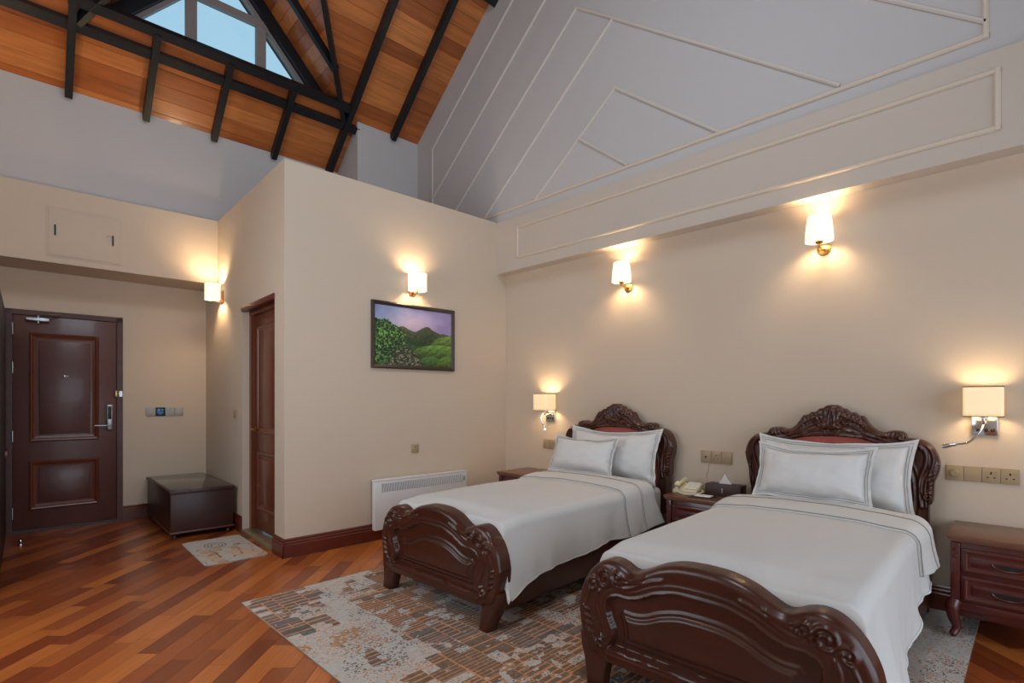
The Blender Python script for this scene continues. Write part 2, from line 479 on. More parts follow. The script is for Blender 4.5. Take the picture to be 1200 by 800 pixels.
# backing of the slope (one sheet with the dormer opening), opposite slope and dormer cheeks
YA, YZ = -5.2, 0.35
V = []; F = []
def quad(*p):
    n = len(V); V.extend(p); F.append(tuple(range(n, n + len(p))))
off = T + 0.004
quad(wood_pt(-2.5, YA, off), wood_pt(XSILL, YA, off), wood_pt(XSILL, YZ, off), wood_pt(-2.5, YZ, off))
quad(wood_pt(XSILL, YA, off), wood_pt(RIDGE_XB, YA, off), wood_pt(RIDGE_XB, YC, off), wood_pt(XAPEX, YC, off), wood_pt(XSILL, YC - hw(XSILL), off))
quad(wood_pt(XSILL, YZ, off), wood_pt(RIDGE_XB, YZ, off), wood_pt(RIDGE_XB, YC, off), wood_pt(XAPEX, YC, off), wood_pt(XSILL, YC + hw(XSILL), off))
zr = WZ0 + WS * RIDGE_XB
quad((RIDGE_XB, YA, zr + off), (7.1, YA, zr + off - WS * (7.1 - RIDGE_XB)), (7.1, YZ, zr + off - WS * (7.1 - RIDGE_XB)), (RIDGE_XB, YZ, zr + off))
for s in (-1, 1):      # dormer slopes
    h0 = (ZR - 4.6) / KD
    quad((-2.1, YC, ZR + 0.03), (XAPEX, YC, ZR + 0.03), (XSILL, YC + s * hw(XSILL), WZ0 + WS * XSILL + 0.03), (-1.85, YC + s * hw(-1.85), WZ0 + WS * -1.85 + 0.03), (-2.1, YC + s * hw(-1.85), WZ0 + WS * -1.85 + 0.03))
ceiling = struct(mesh('ceiling', V, F, M_CEILB, None, MB), 'pitched ceiling of honey brown boards between black rafters', 'ceiling')

def clip_half(poly, fn):
    """keep the part of a 2-D polygon where fn(p) >= 0 (fn linear)"""
    out = []
    for i in range(len(poly)):
        a, b = poly[i], poly[(i + 1) % len(poly)]
        fa, fb = fn(a), fn(b)
        if fa >= 0: out.append(a)
        if (fa >= 0) != (fb >= 0):
            t = fa / (fa - fb); out.append((a[0] + (b[0] - a[0]) * t, a[1] + (b[1] - a[1]) * t))
    return out
def slab(name, poly, lift, m, parent, t=T):
    """polygon in (x,y) lifted to 3-D by lift(x,y), thickness upward"""
    if len(poly) < 3: return None
    n = len(poly)
    V = [(x, y, lift(x, y)) for x, y in poly] + [(x, y, lift(x, y) + t) for x, y in poly]
    F = [tuple(range(n - 1, -1, -1)), tuple(range(n, 2 * n))] + [(i, (i + 1) % n, n + (i + 1) % n, n + i) for i in range(n)]
    me = bpy.data.meshes.new(name); me.from_pydata(V, [], F); me.update()
    bm = bmesh.new(); bm.from_mesh(me); bmesh.ops.recalc_face_normals(bm, faces=bm.faces); bm.to_mesh(me); bm.free()
    o = link(name, me, m, parent); return o
RAFT = [-3.725, -3.11, -2.48, -1.84, -1.165, -0.55]
bays = [-4.95, -4.34] + RAFT + [0.12]
BW = 0.118     # board pitch in plan
lift = lambda x, y: WZ0 + WS * x
for bi in range(len(bays) - 1):
    y0, y1 = bays[bi] + 0.0015, bays[bi + 1] - 0.0015
    x = -2.2 + random.uniform(-0.03, 0.0); 
    while x < 0.35:
        x1 = x + BW - 0.005
        segs = [(y0, y1)]
        for (a, b) in segs:
            q = [(x, a), (x1, a), (x1, b), (x, b)]
            mid = (x + x1) / 2
            if mid > XSILL and hw(x) > 0:
                for s in (-1, 1):
                    fn = (lambda s: (lambda p: s * (p[1] - YC) - (XAPEX - p[0]) * WS / KD))(s)
                    pq = clip_half(q, fn)
                    if len(pq) >= 3 and abs(sum(pq[i][0] * pq[(i + 1) % len(pq)][1] - pq[(i + 1) % len(pq)][0] * pq[i][1] for i in range(len(pq)))) > 0.004:
                        slab('board', pq, lift, M_CEIL, ceiling)
            else:
                slab('board', q, lift, M_CEIL, ceiling)
        x += BW
# dormer boards run out towards the window
for s in (-1, 1):
    dy = 0.0
    while dy < 1.16:
        d1_, d2_ = dy + 0.001, dy + 0.082
        q = [(-1.86, YC + s * d1_), (0.2, YC + s * d1_), (0.2, YC + s * d2_), (-1.86, YC + s * d2_)]
        q = clip_half(q, lambda p: (XAPEX - p[0]) * WS / KD - s * (p[1] - YC))
        slab('board', q, lambda x, y: ZR - KD * abs(y - YC) + 0.004, M_CEIL, ceiling)
        dy += 0.084
# rafters, purlins, dormer trimmers (all black steel)
def beam(name, p, q, w, d, m=M_BLACK, parent=None, up=None):
    """bar from p to q hanging d below the line, width w (frame B)"""
    p = Vector(p); q = Vector(q); t = (q - p).normalized()
    u = Vector(up) if up else Vector((0, 0, 1)); u = (u - t * u.dot(t)).normalized(); s = t.cross(u)
    V = []
    for c in (p, q):
        for (a, b) in ((-w / 2, 0), (w / 2, 0), (w / 2, -d), (-w / 2, -d)):
            V.append(c + s * a + u * b)
    F = [(3, 2, 1, 0), (4, 5, 6, 7), (0, 1, 5, 4), (1, 2, 6, 5), (2, 3, 7, 6), (3, 0, 4, 7)]
    return mesh(name, V, F, m, parent or ceiling)
UPN = (-WS, 0, 1)
for i, y in enumerate(RAFT):
    x0 = -2.17 if y < -1.03 else -1.60
    if i in (1, 2, 3): x1 = XSILL
    else: x1 = RIDGE_XB
    if i == 4: beam('rafter', wood_pt(x0, y), wood_pt(x1, y), 0.062, 0.105, up=UPN)
    else: beam('rafter', wood_pt(x0, y), wood_pt(x1, y), 0.058, 0.10, up=UPN)
beam('rafter', wood_pt(-2.17, -4.34), wood_pt(RIDGE_XB, -4.34), 0.058, 0.10, up=UPN)
beam('purlin', wood_pt(-1.655, -5.1), wood_pt(-1.655, -1.0), 0.085, 0.075, up=UPN)
beam('sill_beam', wood_pt(XSILL + 0.01, -3.76), wood_pt(XSILL + 0.01, -1.13), 0.085, 0.09, up=UPN)
beam('purlin', wood_pt(-0.10, -0.70), wood_pt(-0.10, 0.05), 0.12, 0.13, up=UPN)
beam('ridge_beam', (RIDGE_XB, YA, zr - 0.02), (RIDGE_XB, 0.2, zr - 0.02), 0.12, 0.2)
for s in (-1, 1):
    p = Vector((-1.62, YC + s * (hw(-1.62) + 0.01), WZ0 + WS * -1.62 - 0.01)); q = Vector((XAPEX, YC, ZR - 0.02))
    beam('valley_beam', p, q, 0.05, 0.08)
    beam('dormer_rafter', (-1.17, YC + s * 0.98, ZR - KD * 0.98), (-1.17, YC, ZR), 0.055, 0.08, up=(0, s * KD, 1))
    beam('dormer_rafter', (XWIN + 0.06, YC + s * 1.24, ZR - KD * 1.24), (XWIN + 0.06, YC, ZR), 0.07, 0.12, up=(0, s * KD, 1))
beam('dormer_ridge', (-1.8, YC, ZR), (XAPEX, YC, ZR), 0.06, 0.1)
# ledge behind the sill beam, with taupe window board
box('sill_board', XWIN - 0.06, XSILL - 0.02, YC - 1.24, YC + 1.24, 4.80, 4.835, M_WFRAME, ceiling)
box('dormer_upstand', XWIN - 0.10, XWIN - 0.04, YC - 1.35, YC + 1.35, 4.63, 4.84, M_BLACK, ceiling)
# dormer window
w1 = sroot('window_1', 'triangular dormer window with taupe mullions in the boarded ceiling', 'window', MB)
zb = 4.835
def wtri(inset):     # triangle under the dormer slopes, inset measured vertically
    return lambda dy: ZR - KD * abs(dy) - inset
def wbar(name, pts, m=M_WFRAME, x0=XWIN - 0.03, x1=XWIN + 0.03):
    return prism(name, pts, 'x', x0, x1, m, w1)
ia, ib = 0.13, 0.235      # outer and inner edge of the raking frame
for s in (-1, 1):
    yo = (ZR - ia - zb) / KD; yi = (ZR - ib - zb) / KD
    pts = [(YC + s * yo, zb), (YC, ZR - ia), (YC, ZR - ib), (YC + s * yi, zb)]
    wbar('frame', pts)
wbar('frame', [(YC - 1.0, zb), (YC + 1.0, zb), (YC + 0.95, zb + 0.06), (YC - 0.95, zb + 0.06)])
TZ = 5.455
for s in (-1, 1):
    yc = YC + s * 0.338
    wbar('mullion', [(yc - 0.05, zb), (yc + 0.05, zb), (yc + 0.05, TZ + 0.07 if s > 0 else TZ + 0.07), (yc - 0.05, TZ + 0.07)])
wbar('transom', [(YC - 0.44, TZ), (YC + 0.44, TZ), (YC + 0.40, TZ + 0.075), (YC - 0.40, TZ + 0.075)], x0=XWIN - 0.025, x1=XWIN + 0.035)
tr = lambda dy: ZR - KD * abs(dy) - ib + 0.02
def pane(pts): prism('pane', pts, 'x', XWIN - 0.006, XWIN + 0.002, M_GLASS, w1)
pane([(YC - 0.30, zb + 0.04), (YC + 0.30, zb + 0.04), (YC + 0.30, TZ + 0.02), (YC - 0.30, TZ + 0.02)])
for s in (-1, 1):
    ye = (ZR - ib + 0.02 - zb) / KD
    pane([(YC + s * 0.375, zb + 0.04), (YC + s * (ye - 0.03), zb + 0.04), (YC + s * 0.375, tr(0.375))])
pane([(YC - 0.36, TZ + 0.05), (YC + 0.36, TZ + 0.05), (YC, tr(0))])

# roof window added for the cool fill, in the opposite slope, behind and above the camera
def rpt(x, y, off): return (x, y, zr - WS * (x - RIDGE_XB) + off)
w4 = sroot('added_window_4', 'added unseen roof window in the slope above the camera', 'window', MB)
for (a, b) in (((3.22, -4.1), (3.22, -1.6)), ((4.10, -4.1), (4.10, -1.6)), ((3.22, -4.1), (4.10, -4.1)), ((3.22, -1.6), (4.10, -1.6))):
    beam('frame', rpt(*a, 0.0), rpt(*b, 0.0), 0.07, 0.05, M_WFRAME, w4)
mesh('pane', [rpt(3.22, -4.1, -0.012), rpt(4.10, -4.1, -0.012), rpt(4.10, -1.6, -0.012), rpt(3.22, -1.6, -0.012)], [(0, 1, 2, 3)], M_GLASS, w4)

# ================================================================== BASEBOARDS
def baseboard(name, p, q, mw=None, side=1, h=0.155, label=''):
    """profile swept along a wall from p to q (2-D); side gives the room side"""
    p = Vector((p[0], p[1])); q = Vector((q[0], q[1])); t = (q - p).normalized(); n = Vector((-t.y, t.x)) * side
    prof = [(0, 0), (0.024, 0), (0.024, h * 0.66), (0.019, h * 0.70), (0.019, h * 0.80), (0.012, h * 0.86), (0.015, h * 0.93), (0.006, h), (0, h)]
    V = []; F = []; L = len(prof)
    for c, e in ((p, 0), (q, 0)):
        for (d, z) in prof:
            k = c + n * d; V.append((k.x, k.y, z))
    for k in range(L): F.append((k, (k + 1) % L, L + (k + 1) % L, L + k))
    F.append(tuple(range(L))); F.append(tuple(range(2 * L - 1, L - 1, -1)))
    o = mesh(name, V, F, M_BASE, None, mw)
    bm = bmesh.new(); bm.from_mesh(o.data); bmesh.ops.recalc_face_normals(bm, faces=bm.faces); bm.to_mesh(o.data); bm.free()
    return struct(o, label, 'baseboard')
baseboard('baseboard_left', (0, YBW - 0.024), (0, 0.0), MB, -1, label='reddish wood baseboard below the landscape picture')
baseboard('baseboard_bathroom', (DX1 + 0.0, YBW), (0.024, YBW), MB, -1, label='short wood baseboard at the bathroom block corner')
baseboard('baseboard_passage', (-2.592, YBW), (DX0, YBW), MB, -1, label='dark wood baseboard beside the low chest')
baseboard('baseboard_entry', (XE, DY1), (XE, YBW), MB, -1, label='dark wood baseboard right of the entry door')
baseboard('baseboard_back', (-4.29, YW), (2.4, YW), None, -1, label='dark wood baseboard behind the beds')
baseboard('baseboard_right', (XR, 3.55), (XR, 4.18), None, 1, label='wood baseboard by the balcony doors')

# ================================================================== DOORS
def panel_frame(name, y0, y1, z0, z1, w, d, m, parent, axis='x', face=0.0, sign=1):
    """mitred moulding frame: four pieces around a field, on plane x=face (axis 'x') or y=face"""
    prof = [(0.0, 0.0), (0.0, d * 0.5), (w * 0.2, d), (w * 0.45, d * 0.75), (w * 0.6, d * 0.3), (w, 0.0)]
    cs = [(y0, z0), (y1, z0), (y1, z1), (y0, z1)]
    c = ((y0 + y1) / 2, (z0 + z1) / 2)
    bm = bmesh.new()
    rings = []
    for (a, dd) in prof:
        ring = []
        for (yy, zz) in cs:
            yy2 = yy + (a if yy < c[0] else -a); zz2 = zz + (a if zz < c[1] else -a)
            ring.append(bm.verts.new((face + sign * dd, yy2, zz2) if axis == 'x' else (yy2, face + sign * dd, zz2)))
        rings.append(ring)
    for i in range(len(rings) - 1):
        for k in range(4):
            bm.faces.new((rings[i][k], rings[i][(k + 1) % 4], rings[i + 1][(k + 1) % 4], rings[i + 1][k]))
    bmesh.ops.recalc_face_normals(bm, faces=bm.faces)
    return bm_obj(name, bm, m, parent)
# entry door
d1r = sroot('door_1', 'reddish brown panelled entry door with electronic lock', 'door', MB)
fw = 0.05
boxes('door_frame', [(XE - 0.12, XE + 0.015, DY0, DY0 + fw, 0, DZ), (XE - 0.12, XE + 0.015, DY1 - fw, DY1, 0, DZ), (XE - 0.12, XE + 0.015, DY0, DY1, DZ - fw, DZ)], M_DARKW, d1r)
LX = XE + 0.003
leaf = box('door_leaf', LX - 0.045, LX, DY0 + fw + 0.003, DY1 - fw - 0.003, 0.012, DZ - fw - 0.004, M_DOORW, d1r, 0.002)
for (z0, z1) in ((0.89, 1.97), (0.215, 0.698)):
    panel_frame('panel_moulding', -4.003, -3.459, z0, z1, 0.055, 0.022, M_DOORM, leaf, 'x', LX, 1)
    box('raised_panel', LX - 0.01, LX + 0.008, -4.003 + 0.072, -3.459 - 0.072, z0 + 0.072, z1 - 0.072, M_DOORW, leaf, 0.006)
box('door_sweep', LX, LX + 0.01, DY0 + fw, DY1 - fw, 0.0, 0.026, M_CHEST, leaf)
lk = box('lock', LX, LX + 0.028, -3.395, -3.345, 0.985, 1.255, M_STEEL, d1r, 0.008)
box('card_reader', LX + 0.028, LX + 0.031, -3.387, -3.357, 1.10, 1.235, M_HOLE, lk, 0.001)
tube('lever', [(LX + 0.02, -3.37, 1.035), (LX + 0.06, -3.37, 1.035), (LX + 0.062, -3.40, 1.035), (LX + 0.062, -3.50, 1.035)], 0.009, M_STEEL, lk)
lathe('peephole', [(0.0, 0), (0.014, 0), (0.014, 0.008), (0.006, 0.012)], M_CHROME, d1r, n=16, loc=(LX, -3.735, 1.545), axis='x')
lathe('peephole', [(0.0, 0), (0.010, 0), (0.010, 0.006), (0.004, 0.009)], M_CHROME, d1r, n=16, loc=(LX, -3.712, 1.545), axis='x')
cl = box('door_closer', LX, LX + 0.05, -4.03, -3.85, 2.085, 2.12, M_STEEL, d1r, 0.008)
lathe('spindle', [(0.0, 0), (0.012, 0), (0.012, 0.075), (0.0, 0.075)], M_STEEL, cl, n=12, loc=(LX + 0.025, -3.935, 2.065))
tube('closer_arm', [(LX + 0.025, -3.935, 2.14), (LX + 0.10, -3.86, 2.15), (LX + 0.02, -3.76, 2.165)], 0.007, M_STEEL, cl)
for z in (2.0, 1.62, 0.95, 0.2):
    lathe('hinge', [(0.0, 0), (0.009, 0), (0.009, 0.11), (0.0, 0.11)], M_STEEL, d1r, n=10, loc=(XE + 0.018, DY0 + fw, z - 0.055))
lt = box('night_latch', LX, LX + 0.02, -3.325, -3.300, 1.335, 1.405, M_BRASS, d1r, 0.003)
boxes('latch_bar', [(XE + 0.015, XE + 0.03, -3.288, -3.262, 1.34, 1.40), (XE + 0.015, XE + 0.045, -3.295, -3.262, 1.365, 1.378)], M_STEEL, d1r)
# bathroom door, set back in its reveal
d2r = sroot('door_2', 'orange brown panelled bathroom door set back in the wall', 'door', MB)
YD = YBW + 0.095
boxes('door_frame', [(DX0, DX0 + 0.06, YD - 0.03, YD + 0.06, 0.03, DH), (DX1 - 0.06, DX1, YD - 0.03, YD + 0.06, 0.03, DH), (DX0, DX1, YD - 0.03, YD + 0.06, DH - 0.06, DH)], M_DOOR2, d2r)
box('door_header', DX0 - 0.005, DX1 + 0.005, YBW - 0.012, YBW + 0.03, DH - 0.028, DH + 0.022, M_BASE, d2r, 0.004)
lf2 = box('door_leaf', DX0 + 0.063, DX1 - 0.063, YD + 0.005, YD + 0.045, 0.045, DH - 0.064, M_DOOR2, d2r, 0.002)
for (z0, z1) in ((0.98, 2.02), (0.24, 0.80)):
    panel_frame('panel_moulding', DX0 + 0.16, DX1 - 0.16, z0, z1, 0.05, 0.018, M_DOOR2, lf2, 'y', YD + 0.005, -1)
    box('raised_panel', DX0 + 0.225, DX1 - 0.225, YD - 0.004, YD + 0.01, z0 + 0.065, z1 - 0.065, M_DOOR2, lf2, 0.005)
lathe('rosette', [(0, 0), (0.026, 0), (0.026, 0.01), (0.012, 0.014)], M_BRASS, d2r, n=18, loc=(DX0 + 0.115, YD + 0.004, 1.02), axis='y')
tube('lever', [(DX0 + 0.115, YD, 1.02), (DX0 + 0.115, YD - 0.05, 1.02), (DX0 + 0.14, YD - 0.055, 1.02), (DX0 + 0.22, YD - 0.05, 1.02)], 0.009, M_BRASS, d2r)
box('threshold', DX0 + 0.002, DX1 - 0.002, YBW - 0.012, YD + 0.05, -0.005, 0.03, M_STONE, d2r, 0.004)

# ================================================================== RUG (colours computed on its own mesh)
def hash2(a, b, s=0):
    v = np.sin(a * 127.1 + b * 311.7 + s * 74.7) * 43758.5453
    return v - np.floor(v)
def vnoise(x, y, s=0):
    xi = np.floor(x); yi = np.floor(y); fx = x - xi; fy = y - yi
    fx = fx * fx * (3 - 2 * fx); fy = fy * fy * (3 - 2 * fy)
    a = hash2(xi, yi, s); b = hash2(xi + 1, yi, s); c = hash2(xi, yi + 1, s); d = hash2(xi + 1, yi + 1, s)
    return (a * (1 - fx) + b * fx) * (1 - fy) + (c * (1 - fx) + d * fx) * fy
def fbm(x, y, s=0, o=4):
    r = 0; w = 0.5
    for i in range(o):
        r = r + w * vnoise(x * 2 ** i, y * 2 ** i, s + i); w *= 0.5
    return r / (1 - 0.5 ** o)
def colour_grid(name, w, d, nx, ny, colfn, m, parent=None, mw=None, plane='xy', t=0.0):
    """grid with a colour per face; plane xy (rug) or yz (picture)"""
    xs = np.linspace(0, w, nx + 1); ys = np.linspace(0, d, ny + 1)
    XX, YY = np.meshgrid(xs, ys)
    if plane == 'xy': P = np.stack([XX, YY, np.full_like(XX, t)], -1).reshape(-1, 3)
    else: P = np.stack([np.full_like(XX, t), XX, YY], -1).reshape(-1, 3)
    i = np.arange(nx)[None, :] + np.arange(ny)[:, None] * (nx + 1)
    F = np.stack([i, i + 1, i + nx + 2, i + nx + 1], -1).reshape(-1, 4)
    me = bpy.data.meshes.new(name)
    me.vertices.add(len(P)); me.vertices.foreach_set('co', P.ravel())
    me.loops.add(F.size); me.loops.foreach_set('vertex_index', F.ravel())
    me.polygons.add(len(F)); me.polygons.foreach_set('loop_start', np.arange(0, F.size, 4))
    me.update(calc_edges=True)
    cx = (xs[:-1] + xs[1:]) / 2; cy = (ys[:-1] + ys[1:]) / 2
    CX, CY = np.meshgrid(cx, cy)
    C = colfn(CX, CY).reshape(-1, 3) / 255.0
    C = np.where(C <= 0.04045, C / 12.92, ((C + 0.055) / 1.055) ** 2.4)
    C4 = np.concatenate([C, np.ones((len(C), 1))], 1)
    ca = me.color_attributes.new('Col', 'FLOAT_COLOR', 'CORNER')
    ca.data.foreach_set('color', np.repeat(C4, 4, 0).ravel().astype(np.float32))
    return link(name, me, m, parent, mw)

def rug_col(y, x):
    n1 = fbm(x * 1.1, y * 1.1, 3); n2 = fbm(x * 18, y * 18, 9); n3 = fbm(x * 55, y * 55, 21, 2); n4 = fbm(x * 4.5, y * 4.5, 31)
    base = np.stack([186 + 0 * x, 177 + 0 * x, 168 + 0 * x], -1)
    # soft mottling and specks of the plain ground
    C = base + ((n3 - 0.5) * 22)[..., None]
    sp = (hash2(np.floor(x * 110), np.floor(y * 150), 5) > 0.80) & (n4 > 0.50)
    C = np.where(sp[..., None], np.array([104, 92, 84]), C)
    so = (hash2(np.floor(x * 140), np.floor(y * 140), 6) > 0.84) & (fbm(x * 3.2, y * 3.2, 77) > 0.45)
    C = np.where(so[..., None], np.array([192, 128, 80]), C)
    # blocky masks where the bar pattern stands (u across the room, w towards the headboards)
    u, w = y, x
    bu = np.floor(u / 0.075) * 0.075 + .0375; bw = np.floor(w / 0.10) * 0.10 + .05
    score = (fbm(bu * 2.1 + 4.2, bw * 2.1 + 1.3, 41, 4) - .50) * 1.1 + .10 * (n2 - .5)
    def zone(u0, u1, w0, w1, v):
        return v * ((bu > u0) & (bu < u1) & (bw > w0) & (bw < w1))
    for z in ((.03, .76, .03, .37, .30), (.30, 1.75, .46, .96, .28), (.0, .42, .78, 1.4, .16), (1.5, 2.5, .28, 1.1, .22), (2.2, 3.2, .2, .8, .1),
              (.0, .32, .38, .80, -.30), (.32, .60, .30, .46, -.10), (.50, 1.0, .28, .47, -.30), (.80, 1.5, .0, .42, -.26), (.82, 1.40, .95, 1.15, -.25), (1.3, 1.95, 1.2, 1.9, -.2), (2.72, 3.5, .0, 3.2, -.36)):
        score = score + zone(*z)
    edge = ((n2 + hash2(np.floor(x * 90), np.floor(y * 90), 8) * 0.35) > 0.30)
    inm = (score > .02) & edge
    small = (hash2(np.floor(u / .11), np.floor(w / .09), 61) > .86) & (fbm(u * 3, w * 3, 62) > .47) & edge & (u < 2.7)
    inm |= small
    worn = (hash2(np.floor(u / .054), np.floor(w / .08), 63) > .88) | ((fbm(u * 5, w * 5, 64) > .60) & (n2 > .47))
    inm &= ~worn
    # bars: columns of two widths; inside each, cells of varying length
    cw = 0.16
    ci = np.floor(x / cw); cr = hash2(ci, 0 * ci, 12)
    ph = np.where((u < .78) & (w < .40), 0.052, np.where(cr > 0.4, 0.027, 0.040))
    ri = np.floor(y / ph + cr * 7)
    fy = (y / ph + cr * 7) - ri
    fx = x / cw - ci
    half = hash2(ci, ri, 15) > 0.55
    fx2 = np.where(half, (fx * 2) % 1.0, fx)
    fxw = np.where(half, 0.09, 0.05)
    line = (fy < 0.30) | (fx2 < fxw)
    grp = hash2(np.floor(x / 0.42), np.floor(y / 0.36), 17)
    big = hash2(np.floor(x / 0.16), np.floor(y / 0.075), 18) > 0.86
    line = np.where(big, ((y / 0.075) % 1.0 < 0.14) | (fx < 0.05), line)
    grey = np.array([96, 86, 79]) + (hash2(ci, ri, 22)[..., None] - 0.5) * 26 + ((n3 - 0.5) * 30)[..., None]
    brown = np.array([112, 84, 60]) + ((n3 - 0.5) * 34)[..., None]
    bar = np.where((grp > 0.45)[..., None], grey, brown)
    orange = np.array([196, 132, 84]) + ((n3 - 0.5) * 40)[..., None]
    pale = np.array([162, 148, 132]) + ((n3 - 0.5) * 20)[..., None]
    lc = np.where(((hash2(np.floor(x / 0.3), np.floor(y / 0.25), 19) > 0.06) | ((u < .8) & (w < .4)))[..., None], orange, pale)
    pat = np.where(line[..., None], lc, bar)
    C = np.where(inm[..., None], pat, C)
    # rust drifts over the ground near the foot of the far bed
    rust = (fbm(x * 2.2 + 9, y * 2.2 + 2, 55) > 0.66) & (hash2(np.floor(x * 60), np.floor(y * 60), 57) > 0.35)
    C = np.where((rust & ~inm)[..., None], np.array([168, 124, 84]) + ((n3 - 0.5) * 50)[..., None], C)
    return np.clip(C, 20, 235)
RX0, RX1, RY0, RY1 = -3.592, -0.235, 1.145, 4.15
M_RUG = attr_mat('rug_wool', 0.95, bump=(420, 0.35), sheen=0.15)
rug = thing('rug', 'large cream, grey and rust area rug with broken bar pattern under both beds', 'rug', (RX0, RY0, 0))
M_RUGB = mat('rug_backing', (150, 138, 126), 0.95)
box('rug_backing', 0, RX1 - RX0, 0, RY1 - RY0, 0.0005, 0.0075, M_RUGB, rug)
colour_grid('rug_pile', RX1 - RX0, RY1 - RY0, 620, 540, rug_col, M_RUG, rug, t=0.008)
ZRUG = 0.0085

# ================================================================== BEDS
def pdist(P, poly):
    """distance of points P (N,2) to a polyline (M,2)"""
    poly = np.asarray(poly, float); out = np.full(len(P), 1e9)
    for a, b in zip(poly[:-1], poly[1:]):
        ab = b - a; L = ab @ ab
        t = np.clip(((P - a) @ ab) / (L + 1e-12), 0, 1)
        d = np.hypot(*(P - (a + t[:, None] * ab)).T)
        out = np.minimum(out, d)
    return out
def inside(P, poly):
    poly = np.asarray(poly, float); c = np.zeros(len(P), bool)
    n = len(poly)
    for i in range(n):
        a, b = poly[i], poly[(i + 1) % n]
        cond = (a[1] > P[:, 1]) != (b[1] > P[:, 1])
        xx = (b[0] - a[0]) * (P[:, 1] - a[1]) / (b[1] - a[1] + 1e-12) + a[0]
        c ^= cond & (P[:, 0] < xx)
    return c
def mirror_poly(h):
    """half outline (x>=0, from top centre outwards and down) to a closed polygon"""
    h = [tuple(p) for p in h]
    return np.array(h + [(-x, z) for x, z in reversed(h) if x > 1e-6])
def spiral(cx, cz, r0, r1, turns, start, sgn=1, n=26):
    t = np.linspace(0, 1, n); a = start + sgn * turns * 2 * math.pi * t; r = r0 + (r1 - r0) * t
    return np.stack([cx + r * np.cos(a), cz + r * np.sin(a)], 1)
def ridge(P, poly, w, h):
    return h * np.exp(-(pdist(P, poly) / w) ** 2)
def both(P, fn):
    """mirror symmetric relief: evaluate on |x|"""
    Q = P.copy(); Q[:, 0] = np.abs(Q[:, 0]); return fn(Q)

def relief_board(name, half_w, ztop, zbot, nu, nv, relief, back, m, parent, yoff=0.0, extra_edges=None):
    """carved board: columns from zbot(x) to ztop(x), front at y = yoff - relief, back at y = yoff + back"""
    th = np.linspace(-math.pi / 2, math.pi / 2, nu); xs = half_w * np.sin(th)
    v = np.linspace(0, 1, nv)
    zt = ztop(np.abs(xs)); zb_ = zbot(np.abs(xs))
    X = np.repeat(xs[:, None], nv, 1); Z = zb_[:, None] + (zt - zb_)[:, None] * v[None, :]
    P = np.stack([X.ravel(), Z.ravel()], 1)
    outline = np.concatenate([np.stack([xs, zt], 1)])
    side = np.stack([xs, zb_], 1)
    D = relief(P, outline, side)
    n = nu * nv
    V = np.concatenate([np.stack([P[:, 0], yoff - D, P[:, 1]], 1),
                        np.stack([xs, np.full(nu, yoff + back), zb_], 1), np.stack([xs, np.full(nu, yoff + back), zt], 1)])
    F = []
    idx = lambda i, j: i * nv + j
    for i in range(nu - 1):
        for j in range(nv - 1):
            F.append((idx(i, j), idx(i + 1, j), idx(i + 1, j + 1), idx(i, j + 1)))
        F.append((n + i, n + nu + i, n + nu + i + 1, n + i + 1))
        F.append((idx(i, nv - 1), idx(i + 1, nv - 1), n + nu + i + 1, n + nu + i))
        F.append((idx(i + 1, 0), idx(i, 0), n + i, n + i + 1))
    F.append(tuple(idx(0, j) for j in range(nv)) + (n + nu, n))
    F.append(tuple(idx(nu - 1, j) for j in range(nv - 1, -1, -1)) + (n + nu - 1, n + 2 * nu - 1))
    return mesh(name, V, F, m, parent, None, 50)

def smoothstep(a, b, x):
    t = np.clip((x - a) / (b - a), 0, 1); return t * t * (3 - 2 * t)

# --- footboard curves (half, x >= 0)
FT = catmull([(0, .628), (.10, .622), (.19, .600), (.26, .568), (.315, .545), (.35, .546), (.395, .565), (.45, .574), (.505, .560), (.555, .522), (.595, .468), (.622, .41), (.636, .35)], 10)
f_top = lambda x: np.interp(x, FT[:, 0], FT[:, 1])
FB = catmull([(.50, .128), (.545, .130), (.585, .155), (.612, .205), (.628, .27), (.636, .335)], 10)
f_bot = lambda x: np.where(x < .50, .128, np.interp(x, FB[:, 0], FB[:, 1]))
REC = mirror_poly(list(map(tuple, catmull([(0, .513), (.11, .508), (.20, .486), (.28, .450), (.34, .432), (.40, .430), (.445, .412), (.462, .37), (.452, .32), (.43, .275), (.432, .235), (.452, .20)], 8))) + [(.452, .188)])
RPN = mirror_poly(list(map(tuple, catmull([(0, .428), (.10, .423), (.19, .400), (.26, .370), (.32, .357), (.375, .358)], 8))) + [(.388, .340), (.370, .30), (.368, .24), (.372, .232)])
